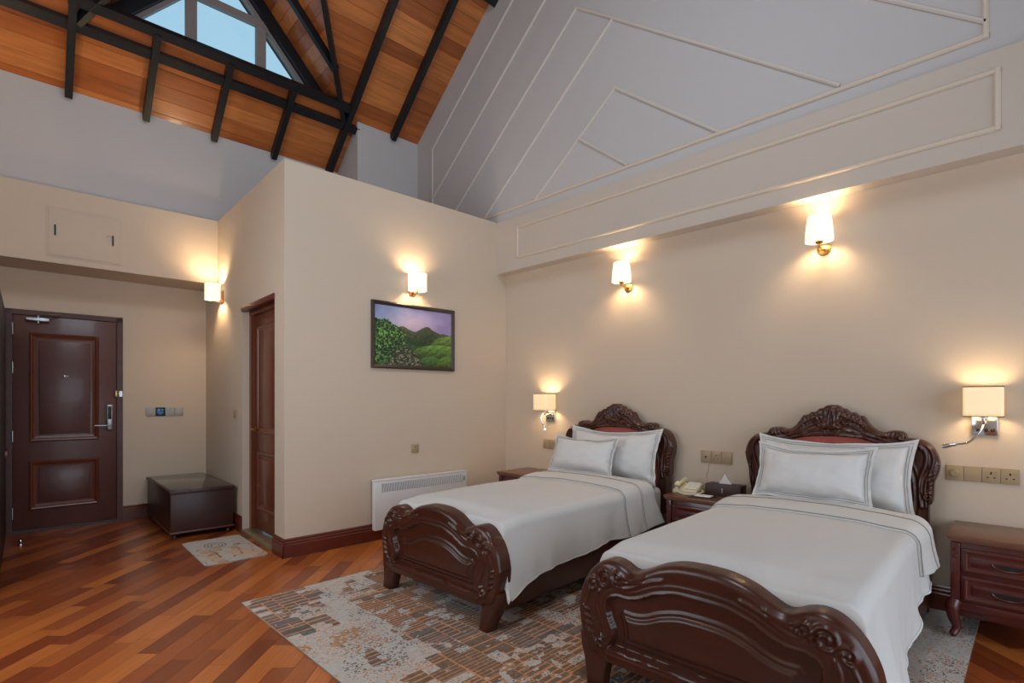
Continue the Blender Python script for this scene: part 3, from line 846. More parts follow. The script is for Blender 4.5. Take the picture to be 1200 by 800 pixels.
def foot_relief(P, outline, side):
    D = np.zeros(len(P))
    closed = lambda q: np.concatenate([q, q[:1]])
    de = np.minimum(pdist(P, outline), np.where(np.abs(P[:, 0]) > .5, pdist(P, side), 1e9))
    r = .032
    D += .030 - np.where(de < r, r - np.sqrt(np.maximum(0, r * r - (r - de) ** 2)), 0)
    inr = inside(P, REC); dr = pdist(P, closed(REC))
    D -= .026 * np.where(inr, smoothstep(0, .012, dr), 0)
    D += .007 * np.exp(-(dr / .009) ** 2) + .004 * np.exp(-((dr - .026) / .007) ** 2) * (~inr)
    inp = inside(P, RPN); dp = pdist(P, closed(RPN))
    D += np.where(inp, .020 * smoothstep(0, .030, dp) + .0, 0) + .008 * np.exp(-(dp / .008) ** 2)
    # lower rail step
    D += .006 * smoothstep(.186, .180, P[:, 1]) * (np.abs(P[:, 0]) < .46)
    def sc(Q):
        h = ridge(Q, spiral(.468, .490, .052, .010, 1.6, math.radians(200), -1, 34), .0085, .013)
        h += ridge(Q, spiral(.392, .505, .034, .006, 1.4, math.radians(-30), 1, 28), .0075, .011)
        h += ridge(Q, spiral(.535, .455, .034, .006, 1.3, math.radians(120), -1, 26), .0075, .011)
        h += ridge(Q, catmull([(.40, .47), (.35, .475), (.30, .495), (.235, .528), (.17, .548)], 6), .008, .008)
        h += ridge(Q, catmull([(.405, .535), (.36, .520), (.315, .520), (.26, .540)], 6), .007, .009)
        h += ridge(Q, catmull([(.40, .49), (.36, .497), (.31, .508), (.27, .522)], 6), .006, .007)
        h += ridge(Q, catmull([(.50, .43), (.515, .38), (.505, .33), (.478, .28), (.468, .235)], 6), .009, .010)
        h += ridge(Q, catmull([(.55, .43), (.575, .37), (.575, .30), (.552, .235), (.515, .19)], 6), .008, .009)
        h += ridge(Q, spiral(.492, .205, .030, .006, 1.3, math.radians(90), 1, 26), .007, .010)
        for k in range(4):
            h += ridge(Q, [(.560 - .006 * k, .33 - .032 * k), (.595 - .006 * k, .345 - .032 * k)], .0055, .006)
        return h
    D += both(P, sc)
    return D

# --- headboard curves
HT = [(0, 1.262), (.03, 1.258), (.055, 1.240), (.075, 1.236), (.10, 1.214), (.125, 1.212), (.15, 1.192), (.172, 1.190), (.188, 1.172), (.205, 1.142), (.23, 1.112), (.262, 1.092), (.295, 1.088), (.325, 1.098), (.355, 1.100), (.385, 1.094), (.402, 1.078), (.408, 1.058), (.43, 1.055), (.47, 1.050), (.51, 1.030), (.54, .995), (.56, .95), (.568, .91)]
HT = catmull(HT, 6)
h_top = lambda x: np.interp(x, HT[:, 0], HT[:, 1])
HBT = catmull([(.515, .30), (.5152, .50), (.516, .64), (.530, .66), (.538, .70), (.532, .74), (.5385, .78), (.552, .82), (.563, .86), (.568, .895)], 6)
HBx = np.maximum.accumulate(HBT[:, 0] + np.linspace(0, 1e-5, len(HBT)))
h_bot = lambda x: np.where(x < .515, .30, np.interp(x, HBx, HBT[:, 1]))
UPH = lambda x, z: (np.abs(x) / .445) ** 2.6 + (np.abs(z - .70) / .358) ** 2.6
ell = np.array([(.445 * np.sign(math.cos(a)) * abs(math.cos(a)) ** (2 / 2.6), .70 + .358 * np.sign(math.sin(a)) * abs(math.sin(a)) ** (2 / 2.6)) for a in np.linspace(0, 2 * math.pi, 90)])
def head_relief(P, outline, side):
    D = np.full(len(P), .030)
    de = np.minimum(pdist(P, outline), np.where(np.abs(P[:, 0]) > .516, pdist(P, side), 1e9))
    r = .022
    D -= np.where(de < r, r - np.sqrt(np.maximum(0, r * r - (r - de) ** 2)), 0)
    ins = UPH(P[:, 0], P[:, 1]) < 1; du = pdist(P, ell)
    D -= np.where(ins, .024 * smoothstep(0, .012, du), 0)
    D += .010 * np.exp(-(du / .009) ** 2) + .005 * np.exp(-((du - .028) / .007) ** 2) * (~ins)
    def sc(Q):
        h = np.zeros(len(Q))
        # shell and acanthus fan under the apex
        for k, a in enumerate(np.radians([90, 72, 54, 38, 24])):
            L = (.125, .115, .10, .10, .11)[k]
            c = np.array([.004, 1.105]); e = c + L * np.array([math.cos(a), math.sin(a)])
            midp = (c + e) / 2 + .012 * np.array([math.sin(a), -math.cos(a)])
            h += ridge(Q, catmull([c, midp, e], 5), .0085, .017)
        h += ridge(Q, spiral(.055, 1.135, .030, .005, 1.4, math.radians(240), 1, 26), .007, .014)
        h += ridge(Q, spiral(.028, 1.085, .022, .004, 1.2, math.radians(120), -1, 22), .006, .012)
        # running leaves below the crest line
        h += ridge(Q, catmull([(.07, 1.185), (.12, 1.165), (.165, 1.140), (.20, 1.105), (.245, 1.075), (.30, 1.068)], 6), .009, .013)
        h += ridge(Q, catmull([(.075, 1.145), (.12, 1.125), (.16, 1.100), (.20, 1.070), (.26, 1.05)], 6), .009, .012)
        h += ridge(Q, catmull([(.06, 1.10), (.10, 1.09), (.145, 1.07), (.19, 1.045)], 6), .008, .010)
        for k in range(6):
            x = .085 + .021 * k; z = 1.190 - .0125 * k
            h += ridge(Q, [(x, z - .03), (x + .018, z + .012)], .0055, .010)
        for k in range(5):
            x = .285 + .022 * k; z = 1.072 + .004 * math.sin(k)
            h += ridge(Q, [(x, z - .018), (x + .012, z + .02)], .0055, .010)
        h += ridge(Q, spiral(.385, 1.066, .028, .005, 1.4, math.radians(60), -1, 24), .0065, .012)
        # flowing stiles
        h += ridge(Q, catmull([(.42, 1.025), (.475, 1.01), (.505, .96), (.500, .89), (.478, .82), (.472, .74), (.482, .64)], 6), .011, .014)
        h += ridge(Q, catmull([(.45, 1.035), (.515, 1.005), (.540, .945), (.530, .87), (.508, .81), (.498, .74), (.505, .64)], 6), .009, .012)
        h += ridge(Q, spiral(.512, .705, .026, .004, 1.5, math.radians(40), 1, 26), .0065, .013)
        h += ridge(Q, spiral(.463, 1.0, .026, .004, 1.3, math.radians(120), 1, 24), .0065, .011)
        for k in range(4):
            h += ridge(Q, [(.515, .83 - .028 * k), (.540, .845 - .028 * k)], .005, .007)
        return h
    D += both(P, sc) * (~ins)
    return D

def loft(name, secs, m, parent, sm=50):
    """stack of rectangles (x0,x1,y0,y1,z) joined"""
    V = []; F = []
    for (x0, x1, y0, y1, z) in secs:
        c = min(x1 - x0, y1 - y0) * 0.18
        V += [(x0 + c, y0, z), (x1 - c, y0, z), (x1, y0 + c, z), (x1, y1 - c, z), (x1 - c, y1, z), (x0 + c, y1, z), (x0, y1 - c, z), (x0, y0 + c, z)]
    for i in range(len(secs) - 1):
        for k in range(8):
            F.append((i * 8 + k, i * 8 + (k + 1) % 8, i * 8 + 8 + (k + 1) % 8, i * 8 + 8 + k))
    F.append(tuple(range(7, -1, -1))); F.append(tuple((len(secs) - 1) * 8 + k for k in range(8)))
    return mesh(name, V, F, m, parent, None, sm)

FS = .93
BL = 2.06    # y of the headboard's front, bed coordinates (0 = front of footboard)
def make_bed():
    bed = thing('bed', 'carved dark mahogany single bed nearer the landscape picture', 'bed', (0, 0, 0), 0, 'twin carved beds')
    fb = relief_board('footboard', .636, f_top, f_bot, 240, 96, foot_relief, .07, M_BEDW, bed, yoff=.03)
    fb.data.transform(Matrix.Diagonal((FS, 1, 1, 1)))
    for s in (-1, 1):
        secs = []
        for (z, xi, xo, y0, y1) in ((0, .468, .540, -.022, .060), (.010, .460, .548, -.030, .066), (.04, .462, .552, -.026, .074), (.10, .455, .578, -.008, .090), (.16, .445, .606, .004, .098), (.22, .445, .612, .006, .098)):
            xi, xo = xi * .965, xo * .965
            a, b = (xi, xo) if s > 0 else (-xo, -xi)
            secs.append((a, b, y0 + .006, y1, z))
        loft('leg', secs, M_BEDW, bed)
    for s in (-1, 1):
        x0, x1 = (.497, .532) if s > 0 else (-.532, -.497)
        box('side_rail', x0, x1, .09, BL + .01, .095, .345, M_BEDW, bed, .006)
    hb = relief_board('headboard', .568, h_top, h_bot, 280, 150, head_relief, .06, M_BEDW, bed, yoff=BL + .03)
    # buttoned coral panel
    nx, nz = 70, 56
    V = []; F = []
    tuft = [(-.25, .95), (0, .95), (.25, .95), (-.36, .80), (-.125, .80), (.125, .80), (.36, .80), (-.25, .65), (0, .65), (.25, .65), (-.125, .5), (.125, .5)]
    for j in range(nz):
        for i in range(nx):
            u = -1 + 2 * i / (nx - 1); w = -1 + 2 * j / (nz - 1)
            # square -> superellipse
            r = max(abs(u), abs(w)); l = (abs(u) ** 2.6 + abs(w) ** 2.6) ** (1 / 2.6)
            k = (r / l) if l > 0 else 1
            x = u * k * .437; z = .70 + w * k * .350
            puff = .022 * (1 - r ** 6)
            for (tx, tz) in tuft:
                puff -= .014 * math.exp(-((x - tx) ** 2 + (z - tz) ** 2) / .0016)
            V.append((x, BL + .02 - puff, z))
    for j in range(nz - 1):
        for i in range(nx - 1):
            F.append((j * nx + i, j * nx + i + 1, (j + 1) * nx + i + 1, (j + 1) * nx + i))
    up = mesh('upholstery', V, F, M_RED, hb, None, 80); up['label'] = 'coral red padded panel'
    for s in (-1, 1):
        a, b = (.44, .515) if s > 0 else (-.515, -.44)
        loft('leg', [(a, b, BL + .005, BL + .085, 0), (a, b, BL + .005, BL + .085, .32)], M_BEDW, bed)
    return bed
def place(o, loc, rz): o.matrix_world = Matrix.Translation(Vector(loc)) @ Matrix.Rotation(rz, 4, 'Z')
BEDS = [((-2.672, 1.965, ZRUG), math.radians(1.2)), ((-0.930, 1.965, ZRUG), math.radians(1.3))]
bed1 = make_bed()
bed2 = copy_tree(bed1)
place(bed1, *BEDS[0]); place(bed2, *BEDS[1])
bed2['label'] = 'carved dark mahogany single bed nearest the camera, beside the right nightstand'

# mattresses
def make_mattress(label, k):
    o = box('mattress', -.492, .492, .115, 2.04, .30, .565, M_WHITE, None, .045, 4)
    tag(o, label, 'mattress', 'mattresses on the twin beds')
    place(o, *BEDS[k]); return o
make_mattress('white sheeted mattress of the bed nearer the picture', 0)
make_mattress('white sheeted mattress of the bed nearest the camera', 1)

# duvets
def nz3(x, y, z): return mnoise.noise(Vector((x, y, z)))
def make_duvet(label, k, seed, flare, drop=0.0, hem_reach=1.0, fold=0.0):
    root = thing('duvet', label, 'duvet', *BEDS[k], 'white duvets')
    HWD, RC = .533, .065
    y0, y1 = .112, 1.79
    def top_z(x, y):
        e = smoothstep(.0, .16, np.array(y - y0))
        return .592 + .030 * (1 - (x / HWD) ** 2) * float(e) + .006 * nz3(x * 3, y * 2.2, seed) + .0035 * nz3(x * 9, y * 5, seed + 5) + .012 * float(e)
    def hang_len(y, s):
        t = (y - y0) / (y1 - y0)
        return .30 - .07 * t + .012 * math.sin(9 * y + seed) + (drop * float(smoothstep(0, 1, np.array((1.30 - y) / .75))) if s > 0 else 0) + (.04 * math.exp(-((y - y0) / .12) ** 2) if s > 0 else 0)
    def surf(a, y, off=0.0):
        """a in [-1.. 1] across; |a|>0.5 is the hanging flank; off pushes outward"""
        s = 1 if a >= 0 else -1; A = abs(a)
        if A <= .5:
            x = s * (HWD - RC) * (A / .5); return Vector((x, y, top_z(x, y) + off))
        q = (A - .5) / .5
        arc = RC * math.pi / 2; L = hang_len(y, s); tot = arc + L; d = q * tot
        zt = top_z(s * (HWD - RC), y)
        if d < arc:
            an = d / RC
            return Vector((s * (HWD - RC + (RC + off) * math.sin(an)), y, zt - RC + (RC + off) * math.cos(an)))
        h = d - arc; f = h / max(L, .01)
        w = (.014 * math.sin(13 * y + 1.7 * seed + .6 * math.sin(5 * y)) + .014 * nz3(y * 8, seed, h * 3) + .003 * math.sin(38 * y + 10 * h + 4 * nz3(y * 3, h * 4, seed)) + .004 * nz3(y * 22 + h * 14, h * 9, seed)) * f ** 1.2
        if s > 0: w += fold * f * (.045 * math.exp(-((y - .34) / .075) ** 2) - .040 * math.exp(-((y - .21) / .05) ** 2) + .018 * math.exp(-((y - .62) / .10) ** 2))
        fl_ = (flare * math.exp(-((y - y0) / .30) ** 2) + .030) * f ** 1.3 if s > 0 else .03 * f
        x = s * (HWD + off + w + fl_)
        yy = y - (.05 * f * math.exp(-((y - y0) / .10) ** 2) if s > 0 else 0) + .012 * f * nz3(y * 6, h * 4, seed + 3)
        return Vector((x, yy, zt - RC - h))
    def sheet(name, ya, yb, na, ny, off, m, wrap=True, parent=root, amax=1.0):
        V = []; F = []
        As = np.concatenate([np.linspace(-1, -.5, na // 3, endpoint=False), np.linspace(-.5, .5, na // 3, endpoint=False), np.linspace(.5, amax, na // 3)])
        Ys = np.linspace(ya, yb, ny); n = len(As)
        for y in Ys:
            for a in As:
                V.append(surf(a, y, off(y, a) if callable(off) else off))
        for j in range(ny - 1):
            for i in range(n - 1):
                F.append((j * n + i, j * n + i + 1, (j + 1) * n + i + 1, (j + 1) * n + i))
        if wrap:   # the foot end drops between mattress and footboard
            base = len(V)
            for st, (dy, dz) in enumerate(((-.012, -.012), (-.016, -.05), (-.014, -.16), (-.012, -.24))):
                for i, a in enumerate(As):
                    p = V[i]; V.append(Vector((p.x, min(p.y, y0 + .02) + dy, max(p.z + dz, min(p.z, .36)))))
            for i in range(n - 1):
                F.append((base + i, base + i + 1, i + 1, i))
                for st in range(3):
                    b0 = base + st * n
                    F.append((b0 + n + i, b0 + n + i + 1, b0 + i + 1, b0 + i))
        o = mesh(name, V, F, m, parent, None, 75)
        sm_ = o.modifiers.new('thickness', 'SOLIDIFY'); sm_.thickness = .016; sm_.offset = -1
        return o
    sheet('cover', y0, y1 - .03, 120, 110, 0.0, M_WHITE)
    ya = 1.36
    def foff(y, a):
        t = (y - ya) / (y1 - ya)
        f = max(0.0, (a - .62) / .38)
        return .012 + .020 * math.sin(math.pi * min(1, t * 1.02)) ** .6 + .010 * t + .055 * f ** 1.5 * t
    tb = sheet('turned_back_hem', ya, y1, 120, 30, foff, M_WHITE, False, root, hem_reach)
    def line(name, y, r, o=.0):
        pts = [surf(a, y, foff(y, a) + o) for a in np.linspace(-1, hem_reach, 110)]
        tube(name, pts, r, M_THREAD, tb, None, 6)
    line('piping', ya + .004, .0035, .001)
    line('stitching', ya + .20, .0018, .001); line('stitching', ya + .215, .0018, .001)
    # hem line along the flanks
    for s in (-1, 1):
        pts = [surf(s * 1.0, y, .002) for y in np.linspace(y0 + .01, y1 - .05, 80)]
        tube('hem', pts, .005, M_WHITE, root, None, 6)
    return root
make_duvet('white duvet with turned back hem on the bed nearer the picture', 0, 1.3, .055)
make_duvet('white duvet with turned back hem on the bed nearest the camera', 1, 4.1, .095, .15, .86, 1.0)

# pillows
def make_pillow(label, w, h, t, fl, loc, rz, tilt, seed, stitch=True):
    """upright cushion with a flat flange; local x across, z up, front -y"""
    M = Matrix.Translation(Vector(loc)) @ Matrix.Rotation(rz, 4, 'Z') @ Matrix.Rotation(tilt, 4, 'X')
    root = bpy.data.objects.new('pillow', None); COL.objects.link(root); root.empty_display_size = .1
    root.matrix_world = M; tag(root, label, 'pillow', 'white pillows propped on the beds')
    a = 1 - 2 * fl / w; b = 1 - 2 * fl / h
    def S(u, v, side=-1):
        x = u * w / 2 * (1 - .075 * (1 - abs(v) ** 1.7) * u * u); z = h / 2 + v * h / 2 * (1 - (.15 if v > 0 else .06) * (1 - abs(u) ** 1.7) * v * v)
        z += .012 * nz3(u * 2, v * 2, seed)
        if v > 0: z += .02 * v * abs(u) ** 3
        q = max(0, 1 - (abs(u) / a) ** 2.6) * max(0, 1 - (abs(v) / b) ** 2.6)
        T = t * q ** .42 * (1 - .12 * v) + .004
        wr = .007 * nz3(u * 5, v * 4, seed + 2) * min(1, q * 3) + .004 * nz3(u * 14, v * 9, seed) * (1 if q < .5 else .4)
        fy = .014 * nz3(u * 4, v * 4, seed + 9) * (1 - min(1, q * 4))
        return Vector((x, side * T * (1 if side < 0 else .7) - wr + fy, z))
    N1, N2 = 56, 42
    V = []; F = []
    us = np.sin(np.linspace(-math.pi / 2, math.pi / 2, N1)); vs = np.sin(np.linspace(-math.pi / 2, math.pi / 2, N2))
    for side in (-1, 1):
        for v in vs:
            for u in us: V.append(S(u, v, side))
    n = N1 * N2
    for j in range(N2 - 1):
        for i in range(N1 - 1):
            q = (j * N1 + i, j * N1 + i + 1, (j + 1) * N1 + i + 1, (j + 1) * N1 + i)
            F.append(q); F.append(tuple(n + k for k in reversed(q)))
    rim = [i for i in range(N1)] + [j * N1 + N1 - 1 for j in range(1, N2)] + [(N2 - 1) * N1 + i for i in range(N1 - 2, -1, -1)] + [j * N1 for j in range(N2 - 2, 0, -1)]
    for k in range(len(rim)):
        p, q = rim[k], rim[(k + 1) % len(rim)]; F.append((q, p, n + p, n + q))
    mesh('cushion', V, F, M_WHITE2, root, None, 70)
    if stitch:
        for e in (.020, .046):
            uu, vv = a + (1 - a) * (e / .05) * .62, b + (1 - b) * (e / .05) * .62
            path = [(x, -vv) for x in np.linspace(-uu, uu, 24)] + [(uu, y) for y in np.linspace(-vv, vv, 16)[1:]] + [(x, vv) for x in np.linspace(uu, -uu, 24)[1:]] + [(-uu, y) for y in np.linspace(vv, -vv, 16)[1:-1]]
            pts = [S(u, v, -1) + Vector((0, -.0022, 0)) for u, v in path]
            tube('stitching', pts, .0017, M_THREAD, root, None, 5, closed=True)
    return root
def bed_pt(k, x, y, z):
    loc, rz = BEDS[k]
    v = Matrix.Rotation(rz, 3, 'Z') @ Vector((x, y, 0)); return (loc[0] + v.x, loc[1] + v.y, loc[2] + z)
r0 = BEDS[0][1]
make_pillow('large white flanged pillow leaning on the coral headboard nearer the picture', .95, .47, .085, .05, bed_pt(0, .03, 1.90, .585), r0, math.radians(-16), 1.0)
make_pillow('smaller plump white pillow in front, on the bed nearer the picture', .68, .335, .085, .035, bed_pt(0, -.135, 1.70, .652), r0 + .02, math.radians(-22), 2.0, True)
make_pillow('large white flanged pillow leaning on the headboard nearest the camera', .93, .47, .085, .05, bed_pt(1, .01, 1.90, .585), r0, math.radians(-16), 3.0)
make_pillow('smaller white pillow with taupe stitched border, front of the nearest bed', .69, .365, .09, .045, bed_pt(1, -.05, 1.70, .652), r0 - .01, math.radians(-22), 4.0)

# ================================================================== NIGHTSTANDS
def make_nightstand():
    """front faces -y, origin at floor under the front left corner of the body"""
    W, D, H = .50, .44, .562
    ns = thing('nightstand', 'x', 'nightstand', (0, 0, 0), 0, 'matching mahogany nightstands')
    box('body', .02, W - .02, .012, D, .18, H - .035, M_NSW, ns, .004)
    prism('top', [(0, H), (0, H - .012), (.012, H - .030), (.018, H - .035), (W - .018, H - .035), (W - .012, H - .030), (W, H - .012), (W, H)], 'y', -.02, D + .01, M_NSTOP, ns, bev=.003)
    for i, (z0, z1) in enumerate(((.362, .492), (.208, .345))):
        dr = box('drawer', .062, W - .062, 0.0, .03, z0, z1, M_NSW, ns, .005)
        panel_frame('drawer_moulding', .062 + .008, W - .070, z0 + .008, z1 - .008, .028, .005, M_NSW, dr, 'y', 0.0, -1)
        box('drawer_field', .062 + .045, W - .107, -.006, .01, z0 + .04, z1 - .04, M_NSW, dr, .004)
        # half-moon recessed pull with a raised lower lip
        cx = W / 2; cz = (z0 + z1) / 2 + .008
        arc = [(cx + .066 * math.cos(a), cz - .030 * math.sin(a)) for a in np.linspace(0, math.pi, 18)]
        prism('pull_recess', arc, 'y', -.0085, -.004, M_HOLE, dr)
        tube('pull', [(x, -.010, z) for x, z in arc], .0055, M_NSW, dr, None, 8)
    for x in (.036, W - .036):
        # carved stile: two rosettes and a leaf rib
        box('stile', x - .020, x + .020, -.004, .02, .19, H - .04, M_NSW, ns, .004)
        lathe('rosette', [(0, 0), (.013, 0), (.011, .006), (.006, .005), (.003, .009), (0, .009)], M_NSW, ns, n=14, loc=(x, -.004, H - .085), axis='y')
        lathe('rosette', [(0, 0), (.010, 0), (.008, .005), (.003, .007), (0, .007)], M_NSW, ns, n=12, loc=(x, -.004, H - .115), axis='y')
    box('apron', .03, W - .03, .006, .03, .155, .20, M_NSW, ns, .004)
    box('base_rail', .04, W - .04, .02, D - .03, .12, .16, M_NSW, ns, .004)
    for (x, y, sx, sy) in ((.035, .02, -1, -1), (W - .035, .02, 1, -1), (.035, D - .04, -1, 1), (W - .035, D - .04, 1, 1)):
        path = catmull([(x, y, .205), (x + sx * .010, y + sy * .012, .165), (x + sx * .006, y + sy * .008, .11), (x - sx * .006, y - sy * .004, .06), (x + sx * .004, y + sy * .008, .025), (x + sx * .012, y + sy * .020, .016)], 5)
        rr = np.interp(np.linspace(0, 1, len(path)), [0, .2, .45, .72, .9, 1], [.030, .034, .026, .019, .019, .015])
        tube('leg', [tuple(p) for p in path], list(rr), M_NSW, ns, None, 12)
    return ns
ns_r = make_nightstand()
ns_m = copy_tree(ns_r); ns_l = copy_tree(ns_r)
place(ns_r, (-.348, 3.725, 0.0085), 0); ns_r['label'] = 'mahogany two drawer nightstand at the right edge, bare top'
place(ns_m, (-2.045, 3.725, 0.0085), 0); ns_m['label'] = 'mahogany nightstand between the beds holding the telephone'
place(ns_l, (-3.93, 3.725, 0.0085), 0); ns_l['label'] = 'mahogany nightstand in the far corner beside the picture wall'
NSZ = .5705

# telephone
ph = thing('telephone', 'ivory desk telephone on the nightstand between the beds', 'telephone', (-1.95, 3.945, NSZ), math.radians(8))
prism('base', [(-.095, 0), (.095, 0), (.095, .062), (.05, .066), (-.095, .026)], 'x', -.10, .085, M_IVORY, ph, bev=.006)
prism('faceplate', [(-.07, .038), (.075, .067), (.075, .070), (-.07, .041)], 'x', -.02, .070, M_PAPER, ph)
for i in range(3):
    for j in range(4):
        box('key', -.008 + i * .024, .008 + i * .024, -.06 + j * .024, -.045 + j * .024, .040 + j * .0048, .0475 + j * .0048, M_IVORY, ph, .002)
hs = catmull([(-.062, -.10, .055), (-.062, -.085, .072), (-.062, -.03, .072), (-.062, .03, .078), (-.062, .085, .082), (-.062, .100, .066)], 5)
tube('handset', [tuple(p) for p in hs], list(np.interp(np.linspace(0, 1, len(hs)), [0, .15, .3, .7, .85, 1], [.022, .025, .016, .016, .025, .022])), M_IVORY, ph, None, 12)
cord = [(-.062, -.105, .05), (-.05, -.13, .022), (0, -.145, .008), (.06, -.14, .008), (.105, -.10, .012), (.115, -.03, .02), (.09, .03, .02)]
tube('cord', [tuple(p) for p in catmull(cord, 8)], .0065, M_IVORY, ph, None, 8)
# tissue box
tb = thing('tissue_box', 'dark brown leather tissue box with one white tissue', 'tissue box', (-1.685, 4.0, NSZ), math.radians(2))
bx_ = box('case', -.135, .135, -.065, .065, 0, .088, M_LEATHER, tb, .004)
box('slot', -.09, .09, -.012, .012, .0875, .0895, M_HOLE, tb)
V = [(-.05, -.006, .089), (.05, -.004, .089), (.046, .012, .089), (-.045, .012, .089), (-.022, -.008, .125), (.020, -.005, .128), (.0, .004, .158), (-.004, -.004, .165), (.012, .012, .128), (-.016, .012, .122)]
F = [(0, 1, 5, 4), (4, 5, 7), (1, 2, 8, 5), (5, 8, 6), (5, 6, 7), (2, 3, 9, 8), (8, 9, 6), (3, 0, 4, 9), (9, 4, 7), (9, 7, 6)]
mesh('tissue', V, F, M_PAPER, tb)
em = lathe('emblem', [(0, 0), (.007, 0), (.006, .0015), (0, .002)], M_STEEL, tb, n=12, loc=(0, -.065, .054), axis='y')
boxes('emblem', [(-.0025, .0025, -.067, -.0645, .034, .050), (-.008, .008, -.067, -.0645, .030, .034)], M_STEEL, tb)
# notepad on leather tray
tag(box('desk_pad', -1.86, -1.60, 3.725, 3.86, NSZ, NSZ + .006, M_DARKW, None, .002), 'glossy brown leather pad on the nightstand between the beds', 'pad')
npd = thing('notepad', 'small white notepad on a leather pad in front of the tissue box', 'notepad', (-1.765, 3.80, NSZ + .006), math.radians(6))
box('leather_back', -.075, .075, -.052, .052, 0, .006, M_LEATHER, npd, .002)
box('paper', -.060, .060, -.042, .042, .006, .010, M_PAPER, npd, .001)

# ================================================================== WALL PLATES
def plate_root(label, cat, loc, rz, grp=None):
    return thing('outlet_plate' if cat == 'outlet' else 'switch_plate', label, cat, loc, rz, grp)
def module(root, x, w, h, kind, m):
    """one module of a wall plate, centred at x; plate faces -y, origin at wall, centre"""
    md = box('module', x - w / 2 + .0008, x + w / 2 - .0008, -.010, 0, -h / 2, h / 2, m, root, .002)
    if kind == 'socket':
        boxes('pin_hole', [(x - .004, x + .004, -.0106, -.008, .006, .020)], M_HOLE, md)
        boxes('pin_hole', [(x - .020, x - .010, -.0106, -.008, -.016, -.010)], M_HOLE, md)
        boxes('pin_hole', [(x + .010, x + .020, -.0106, -.008, -.016, -.010)], M_HOLE, md)
        box('rocker', x + .016, x + .028, -.013, -.009, .012, .028, m, md, .001)
    if kind == 'jack':
        box('jack_hole', x - .007, x + .007, -.0106, -.008, -.012, .006, M_HOLE, md)
    if kind == 'knob':
        lathe('knob', [(0, 0), (.020, 0), (.018, .014), (0, .014)], m, md, n=20, loc=(x, -.010, 0), axis='y')
    if kind == 'rocker':
        box('rocker', x - w * .36, x + w * .36, -.0135, -.009, -h * .36, h * .36, m, md, .002)
p = plate_root('champagne outlet plate above the telephone, between the beds', 'outlet', (-1.835, YW, .839), 0)
for i, k in enumerate(('jack', 'socket', 'blank')): module(p, -.086 + i * .086, .086, .098, k, M_PLATE)
p = plate_root('long champagne four gang plate with dimmer knob above the right nightstand', 'outlet', (-.228, YW, .858), 0)
for i, k in enumerate(('knob', 'blank', 'socket', 'socket')): module(p, -.123 + i * .082, .082, .09, k, M_PLATE)
p = plate_root('champagne outlet plate under the left bedside lamp, partly behind a pillow', 'outlet', (-3.58, YW, .841), 0)
for i, k in enumerate(('blank', 'socket', 'rocker')): module(p, -.086 + i * .086, .086, .098, k, M_PLATE)
MBR = TH + math.pi / 2
p = plate_root('small champagne socket low on the picture wall above the radiator', 'outlet', B(0, -1.208, .828), MBR)
module(p, 0, .082, .082, 'socket', M_PLATE)
p = plate_root('silver switch panel with blue thermostat display beside the entry door', 'switch', B(XE, -2.868, 1.173), MBR)
for i, k in enumerate(('rocker', 'disp', 'blank', 'rocker')):
    if k == 'disp':
        md = box('thermostat', -.135 + i * .09 - .0445, -.135 + i * .09 + .0445, -.012, 0, -.048, .048, M_HOLE, p, .002)
        scr = mat('thermostat_screen', (20, 40, 70), .3, emit=(60, 150, 220), estr=.35)
        boxes('display', [(-.045 - .03, -.045 + .0, -.0128, -.011, .008, .030), (-.045 - .03, -.045 + .028, -.0128, -.011, -.012, .0), (-.045 + .008, -.045 + .028, -.0128, -.011, .012, .03), (-.045 - .022, -.045 + .02, -.0128, -.011, -.03, -.022)], scr, md)
    else: module(p, -.135 + i * .09, .09, .097, k, M_PLATEG)
p = plate_root('small switch on the wall left of the bathroom door', 'switch', B(-1.388, YBW, 1.16), TH)
module(p, 0, .086, .086, 'rocker', M_PLATE)
tag(tube('phone_cable', [tuple(q) for q in catmull([(-1.895, YW - .004, .80), (-1.905, YW - .005, .74), (-1.92, YW - .008, .66), (-1.91, YW - .012, .585)], 6)], .0028, M_IVORY), 'thin pale cable hanging from the outlet to the telephone', 'cable')

# ================================================================== LAMPS
WARM = (1.0, 0.76, 0.46)
def bulb(root, loc, power, color=WARM, r=.045):
    d = bpy.data.lights.new('bulb_light', 'POINT'); d.energy = power; d.color = color; d.shadow_soft_size = r
    o = bpy.data.objects.new('bulb_light', d); COL.objects.link(o); o.parent = root; o.location = loc
    return o
def ring_shade(name, sec_fn, z0, z1, m, root, n=40, nz=6, t=.003):
    """open-ended shade; sec_fn(k/n, f) -> (x,y) outline at height fraction f"""
    V = []; F = []
    for i in range(nz + 1):
        f = i / nz
        for k in range(n): 
            x, y = sec_fn(k / n, f); V.append((x, y, z0 + (z1 - z0) * f))
    for i in range(nz):
        for k in range(n): F.append((i * n + k, i * n + (k + 1) % n, (i + 1) * n + (k + 1) % n, (i + 1) * n + k))
    o = mesh(name, V, F, m, root, None, 50)
    s = o.modifiers.new('thickness', 'SOLIDIFY'); s.thickness = t; s.offset = -1
    return o
def rrect(w, d, r):
    """rounded rectangle outline w x d as function of t"""
    P = []
    for (cx, cy, a0) in ((w / 2 - r, d / 2 - r, 0), (-w / 2 + r, d / 2 - r, 90), (-w / 2 + r, -d / 2 + r, 180), (w / 2 - r, -d / 2 + r, 270)):
        for k in range(8): a = math.radians(a0 + 90 * k / 7); P.append((cx + r * math.cos(a), cy + r * math.sin(a)))
    return P
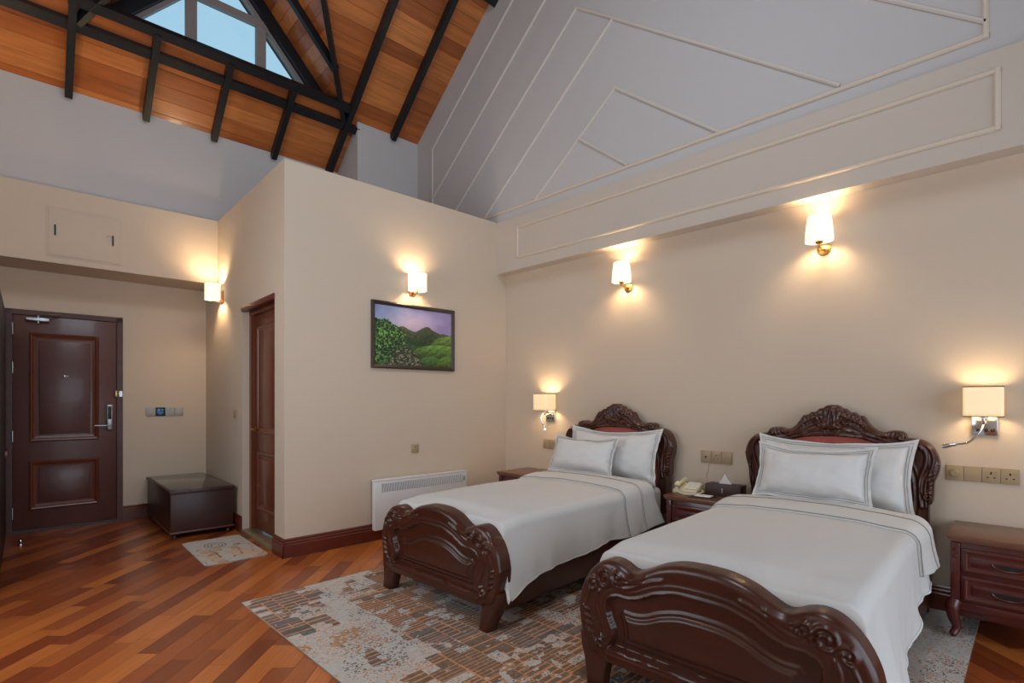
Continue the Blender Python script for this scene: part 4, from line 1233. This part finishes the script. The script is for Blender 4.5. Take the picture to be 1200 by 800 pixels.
# conical sconces over the beds
def cone_sconce(label, x, z, power):
    """origin on the wall at the bracket, facing -y"""
    r = thing('wall_sconce', label, 'sconce', (x, YW, z), 0, 'conical sconces above the beds')
    lathe('backplate', [(0, 0), (.045, 0), (.042, .012), (.015, .02)], M_BRASS, r, n=22, loc=(0, 0, -.03), axis='y')
    tube('arm', [tuple(p) for p in catmull([(0, -.01, -.03), (0, -.06, -.045), (0, -.115, -.035), (0, -.12, -.01)], 6)], .008, M_BRASS, r)
    lathe('cup', [(0, -.015), (.018, -.012), (.028, .0), (.028, .006), (0, .006)], M_BRASS, r, n=18, loc=(0, -.12, -.005))
    f = lambda t, h: ((.088 - .016 * h ** 1.6) * math.cos(2 * math.pi * t), -.12 + (.088 - .016 * h ** 1.6) * math.sin(2 * math.pi * t))
    ring_shade('lamp_shade', f, .0, .175, M_SHADE_W, r)
    tube('spoke', [(-.085, -.12, .012), (.085, -.12, .012)], .003, M_BRASS, r, None, 6)
    bulb(r, (0, -.12, .085), power)
    return r
cone_sconce('white conical wall sconce above the bed nearer the picture', -2.66, 2.375, 11)
cone_sconce('white conical wall sconce above the bed nearest the camera', -1.06, 2.40, 10)
# half-box sconces on the bathroom block
def box_sconce(label, loc, rz, power):
    r = thing('wall_sconce', label, 'sconce', loc, rz, 'boxy sconces on the bathroom block')
    box('backplate', -.035, .035, -.016, 0, -.12, .02, M_COPPER, r, .004)
    tube('arm', [(0, -.012, -.095), (0, -.06, -.10), (0, -.10, -.095), (0, -.10, -.07)], .008, M_COPPER, r)
    lathe('holder', [(0, -.02), (.018, -.018), (.018, .01), (0, .01)], M_COPPER, r, n=16, loc=(0, -.10, -.06))
    P = rrect(.17, .135, .045)
    ring_shade('lamp_shade', lambda t, f: (P[int(round(t * len(P))) % len(P)][0], P[int(round(t * len(P))) % len(P)][1] - .10), -.085, .085, M_SHADE_W, r, n=len(P))
    box('spoke', -.084, .084, -.103, -.097, -.075, -.071, M_COPPER, r)
    bulb(r, (0, -.10, .0), power)
    return r
box_sconce('white box sconce on copper bracket above the landscape picture', B(0, -1.24, 2.445), MBR, 10)
box_sconce('white box sconce beside the bathroom door near the entry', B(-1.86, YBW, 2.465), TH, 22)
box_sconce('added unseen white box sconce on the front wall opposite the bathroom door', (-5.15, YF, 2.4), math.pi, 60)  # both front wall sconces are added out of view as warm fill
box_sconce('added unseen white box sconce on the front wall opposite the beds', (-0.9, YF, 2.4), math.pi, 34)
# bedside lamps: cream box shade on a chrome plate with a reading arm
def bedside_lamp(label, x, z, power, arm, led):
    r = thing('bedside_lamp', label, 'lamp', (x, YW, z), 0, 'bedside wall lamps with reading arms')
    pl = box('backplate', -.058, .058, -.022, 0, -.20, -.078, M_CHROME, r, .004)
    for kx in (-.028, .008, .036):
        box('switch', kx - .009, kx + .009, -.027, -.021, -.178, -.158, M_HOLE, pl, .002)
    tube('stem', [tuple(p) for p in catmull([(0, -.02, -.12), (0, -.07, -.135), (0, -.105, -.12), (0, -.108, -.075)], 6)], .009, M_CHROME, r)
    lathe('holder', [(0, -.02), (.02, -.02), (.024, .012), (0, .012)], M_CHROME, r, n=18, loc=(0, -.108, -.072))
    P = rrect(.172, .165, .012)
    sh = ring_shade('lamp_shade', lambda t, f: (P[int(round(t * len(P))) % len(P)][0], P[int(round(t * len(P))) % len(P)][1] - .108), -.088, .088, M_SHADE_Y, r, n=len(P))
    for zz in (-.088, .083):
        Q = [(p[0] * 1.012, p[1] * 1.012 - .108, zz) for p in P]
        ring_shade('trim_band', lambda t, f: (Q[int(round(t * len(Q))) % len(Q)][0], Q[int(round(t * len(Q))) % len(Q)][1]), zz, zz + .005, M_TEXTILE, sh, n=len(Q), nz=1, t=.001)
    box('spoke', -.084, .084, -.111, -.105, -.080, -.076, M_CHROME, r)
    ap = catmull(arm, 8)
    tube('reading_arm', [tuple(p) for p in ap], .006, M_CHROME, r, None, 10)
    e = Vector(ap[-1]); d = (e - Vector(ap[-3])).normalized()
    hd = tube('reading_head', [tuple(e - d * .005), tuple(e + d * .02), tuple(e + d * .055), tuple(e + d * .06)], [.008, .011, .015, .014], M_CHROME, r, None, 14)
    tube('reading_lens', [tuple(e + d * .0595), tuple(e + d * .063)], [.012, .011], M_LED if led else M_STEEL, hd, None, 14)
    bulb(r, (0, -.108, .0), power)
    if led:
        sd = bpy.data.lights.new('reading_light', 'SPOT'); sd.energy = 3.0; sd.spot_size = math.radians(85); sd.color = (1, .95, .85); sd.shadow_soft_size = .01
        so = bpy.data.objects.new('reading_light', sd); COL.objects.link(so); so.parent = r
        so.matrix_local = Matrix.Translation(e + d * .068) @ d.to_track_quat('-Z', 'Y').to_matrix().to_4x4()
    return r
bedside_lamp('cream box shade bedside lamp in the far corner, reading light on', -3.60, 1.282, 5, [(-.03, -.03, -.12), (-.035, -.09, -.125), (-.03, -.13, -.17), (.0, -.135, -.225)], True)
bedside_lamp('cream box shade bedside lamp with curved reading arm above the right nightstand', -.215, 1.293, 3.2, [(.0, -.03, -.14), (.0, -.09, -.13), (-.01, -.12, -.165), (-.06, -.13, -.235), (-.125, -.13, -.255)], False)

# ================================================================== PICTURE
def pic_col(u, v):
    """u to the right 0..0.87, v up 0..0.56 (metres) -> landscape of green hills under a lilac sky"""
    U = u / .872; Vv = v / .558
    n = fbm(U * 6, Vv * 6, 1); nf = fbm(U * 26, Vv * 26, 2); nn = fbm(U * 60, Vv * 50, 3, 3); nl = fbm(U * 11, Vv * 13, 5)
    glow = np.exp(-((U - .45) / .22) ** 2 - ((Vv - .72) / .13) ** 2)
    sky = np.stack([140 + 22 * U + 44 * glow, 158 - 14 * U + 24 * glow, 200 - 6 * U + 2 * glow], -1) + ((n - .5) * 40)[..., None]
    C = sky
    hill = .58 + .10 * np.exp(-((U - .34) / .10) ** 2) + .13 * np.exp(-((U - .65) / .11) ** 2) + .03 * np.exp(-((U - .85) / .12) ** 2) + .035 * (nf - .5)
    dk = np.clip((hill - Vv) * 5, 0, 1)
    hc = np.stack([78 - 34 * dk + 50 * (nn - .5), 84 - 22 * dk + 60 * (nn - .5), 62 - 22 * dk + 34 * (nn - .5)], -1)
    C = np.where((Vv < hill)[..., None], hc, C)
    low = .36 + .10 * (nl - .5)
    lc = np.stack([30 + 46 * nf, 58 + 70 * nf, 34 + 34 * nf], -1)
    C = np.where((Vv < low)[..., None], lc, C)
    # rounded tea hills at the right, each lit on its upper edge
    def mound(C, cu, cv, ru, rv, base):
        d = ((U - cu) / ru) ** 2 + ((Vv - cv) / rv) ** 2
        t = np.clip((Vv - cv) / rv, -1, 1)
        g = .45 + .55 * np.clip(t, 0, 1) + .16 * np.sin(U * 45 - Vv * 60 + 8 * nl) * .5
        col = np.stack([base[0] * g + 44 * (nn - .5), base[1] * g + 60 * (nn - .5), base[2] * g + 24 * (nn - .5)], -1)
        return np.where((d < 1)[..., None], col, C)
    C = mound(C, 1.02, .34, .32, .24, (128, 166, 78))
    C = mound(C, .86, .16, .42, .24, (120, 166, 68))
    C = mound(C, .72, -.02, .20, .20, (84, 132, 66))
    C = mound(C, .98, -.02, .22, .22, (112, 152, 60))
    # bushy tree at the left, dry bush beside it
    bl = .76 - 1.7 * np.clip(U - .14, 0, 1) ** 1.5 + .10 * (nf - .5)
    lf = np.clip((nn - .40) * 3.2, 0, 1) * (.45 + .9 * nl)
    bc = np.stack([22 + 96 * lf, 40 + 140 * lf, 22 + 62 * lf], -1)
    C = np.where(((Vv < bl) & (U < .38))[..., None], bc, C)
    b2 = .34 - 7 * (U - .38) ** 2 + .10 * (nf - .5)
    lf2 = np.clip((nn - .42) * 3.2, 0, 1)
    b2c = np.stack([40 + 110 * lf2, 46 + 104 * lf2, 34 + 90 * lf2], -1)
    C = np.where(((Vv < b2) & (U > .12) & (U < .62))[..., None], b2c, C)
    return np.clip(C, 8, 240)
pc = thing('framed_picture', 'dark framed painting of green hills under a lilac sky', 'picture', B(0, -1.682, 1.602), TH)
PWD, PHT, fw_ = .942, .632, .036
def frame_bar(pts): 
    V = []; F = []
    prof = [(0, .002), (0, .026), (fw_ * .4, .032), (fw_ * .85, .022), (fw_, .014), (fw_, .002)]
    return prof
bmf = bmesh.new(); rings = []
for (a, d) in [(0, .002), (0, .028), (fw_ * .35, .034), (fw_ * .8, .024), (fw_, .014), (fw_, .002)]:
    rings.append([bmf.verts.new((d, y, z)) for (y, z) in ((a, a), (PWD - a, a), (PWD - a, PHT - a), (a, PHT - a))])
for i in range(len(rings)):
    for k in range(4): 
        bmf.faces.new((rings[i][k], rings[i][(k + 1) % 4], rings[(i + 1) % len(rings)][(k + 1) % 4], rings[(i + 1) % len(rings)][k]))
bmesh.ops.recalc_face_normals(bmf, faces=bmf.faces)
bm_obj('picture_frame', bmf, mat('dark_picture_frame', (58, 44, 38), .4), pc)
M_PIC = attr_mat('oil_paint', .45, bump=(140, .2))
cv = colour_grid('canvas', PWD - 2 * fw_, PHT - 2 * fw_, 300, 196, pic_col, M_PIC, pc, plane='yz', t=.012)
cv.location = (0, fw_, fw_)

# ================================================================== RADIATOR
rd = thing('radiator', 'white flat wall heater below the landscape picture', 'radiator', B(.0, -1.685, .105), TH)
RW, RH = 1.06, .462
box('body', .03, .085, 0, RW, 0, RH, M_RAD, rd, .006)
box('top_lip', .022, .090, -.004, RW + .004, RH - .014, RH + .002, M_RAD, rd, .004)
gr = box('grille_recess', .0845, .0862, .07, RW - .06, RH - .115, RH - .035, M_RADG, rd)
nsl = 34
for i in range(nsl):
    y = .08 + i * (RW - .165) / (nsl - 1)
    o = mesh('louvre', [(.086, y, RH - .112), (.0895, y + .004, RH - .112), (.0895, y + .020, RH - .038), (.086, y + .016, RH - .038)], [(0, 1, 2, 3)], M_RAD, gr)
    s = o.modifiers.new('thickness', 'SOLIDIFY'); s.thickness = .003
boxes('wall_bracket', [(.0, .03, .15, .20, .1, .35), (.0, .03, RW - .20, RW - .15, .1, .35)], M_STEEL, rd)
box('control', .0855, .089, RW - .055, RW - .02, RH - .10, RH - .05, M_PLATEG, rd, .001)

# ================================================================== CHEST, MAT, HATCH
ch = thing('low_chest', 'dark espresso low chest standing beside the bathroom wall', 'chest', B(-2.555, -3.05, 0), TH)
CW, CD, CH = 1.29, .555, .452
box('body', .015, CW - .015, .012, CD - .012, .055, CH - .03, M_CHEST, ch, .003)
tp = box('top', 0, CW, 0, CD, CH - .03, CH, M_CHEST, ch, .006)
box('glass_top', .02, CW - .02, .02, CD - .02, CH, CH + .004, mat('dark_glass_top', (46, 40, 38), .12, coat=.6), ch, .001)
boxes('base_moulding', [(.005, CW - .005, .004, .014, .05, .068), (CW - .016, CW - .004, .004, CD - .004, .05, .068), (.004, .016, .004, CD - .004, .05, .068)], M_DOORW, ch, bev=.002)
for (x, y) in ((.05, .05), (CW - .05, .05), (.05, CD - .05), (CW - .05, CD - .05)):
    lathe('foot', [(0, 0), (.016, 0), (.022, .012), (.014, .03), (.024, .045), (.024, .058), (0, .058)], M_CHEST, ch, n=16, loc=(x, y, 0))

def mat_col(x, y):
    n = fbm(x * 7 + 3 * fbm(x * 3, y * 3, 7), y * 7, 11); nf = fbm(x * 40, y * 40, 12, 2)
    C = np.stack([186 + 0 * x, 178 + 0 * x, 168 + 0 * x], -1)
    w = np.sin((y * 9 + 5 * fbm(x * 2.2, y * 2.2, 15)) * 3 + x * 2)
    tan = (w > .05) & (x > .40)
    C = np.where(tan[..., None], np.array([188, 156, 130]) + ((n - .5) * 60)[..., None], C)
    vein = np.abs(np.sin((y * 5 + 4 * fbm(x * 3, y * 3, 17)) * 4)) < .10
    C = np.where((vein & (x > .3))[..., None], np.array([150, 106, 78]), C)
    r = np.hypot(x - .27, (y - .21) * 1.3)
    ring = (np.sin(r * 190) > .45) & (r < .13) & (r > .03)
    C = np.where(ring[..., None], np.array([112, 106, 102]), C)
    # letters-like arcs row
    return np.clip(C + ((nf - .5) * 14)[..., None], 20, 240)
dm = thing('doormat', 'pale marbled doormat in front of the bathroom door', 'doormat', B(-1.055, -2.995, 0), TH)
MW_, MD_ = .872, .478
prism('mat_base', [(x + MW_ / 2, y + MD_ / 2) for x, y in rrect(MW_, MD_, .045)], 'z', .0005, .0065, mat('doormat_rubber', (170, 160, 148), .9), dm)
def trim_corners(o, w, d, r):
    me = o.data
    bm = bmesh.new(); bm.from_mesh(me); dead = []
    for f in bm.faces:
        c = f.calc_center_median(); dx = max(0, abs(c.x - w / 2) - (w / 2 - r)); dy = max(0, abs(c.y - d / 2) - (d / 2 - r))
        if math.hypot(dx, dy) > r: dead.append(f)
    bmesh.ops.delete(bm, geom=dead, context='FACES'); bm.to_mesh(me); bm.free()
mo = colour_grid('printed_face', MW_, MD_, 130, 72, mat_col, attr_mat('doormat_print', .9, bump=(300, .15)), dm, t=.007)
trim_corners(mo, MW_, MD_, .045)

ht = thing('access_hatch', 'cream access hatch with two black latches above the entry door', 'hatch', B(XBK, -3.87, 2.66), TH)
box('hatch_frame', 0, .006, -.018, .548, -.018, .455, M_WALL, ht, .002)
hd_ = box('hatch_door', .006, .014, 0, .53, 0, .437, M_WALL, ht, .003)
for y in (.045, .478):
    box('latch', .014, .024, y - .006, y + .006, .185 if y < .2 else .17, .285 if y < .2 else .27, M_HOLE, ht, .002)
tube('latch_hook', [(.016, .474, .255), (.022, .44, .262), (.018, .425, .250)], .0025, M_STEEL, ht)

# ================================================================== WARDROBE at the left edge
wd = thing('wardrobe', 'glossy black wardrobe at the left edge by the entry door', 'wardrobe', B(-2.16, -4.158, 0), TH)
box('carcass', 0, 1.7, -.56, -.02, .0, 2.12, M_WARD, wd, .004)
for i in range(3):
    dr_ = box('wardrobe_door', .004 + i * .565, .561 + i * .565, -.02, 0, .06, 2.10, M_WARD, wd, .003)
box('counter', -.0, .30, -.01, .018, .80, .86, M_DOOR2, wd, .004)
dst = thing('door_stop', 'small chrome floor door stop by the entry door', 'door stop', B(-2.02, -4.06, 0), TH)
lathe('base', [(0, 0), (.022, 0), (.020, .008), (.012, .012), (.012, .03), (.016, .034), (.014, .045), (0, .045)], M_CHROME, dst, n=18)
lathe('rubber_ring', [(.016, .024), (.019, .027), (.016, .031)], M_HOLE, dst, n=18, capped=False)
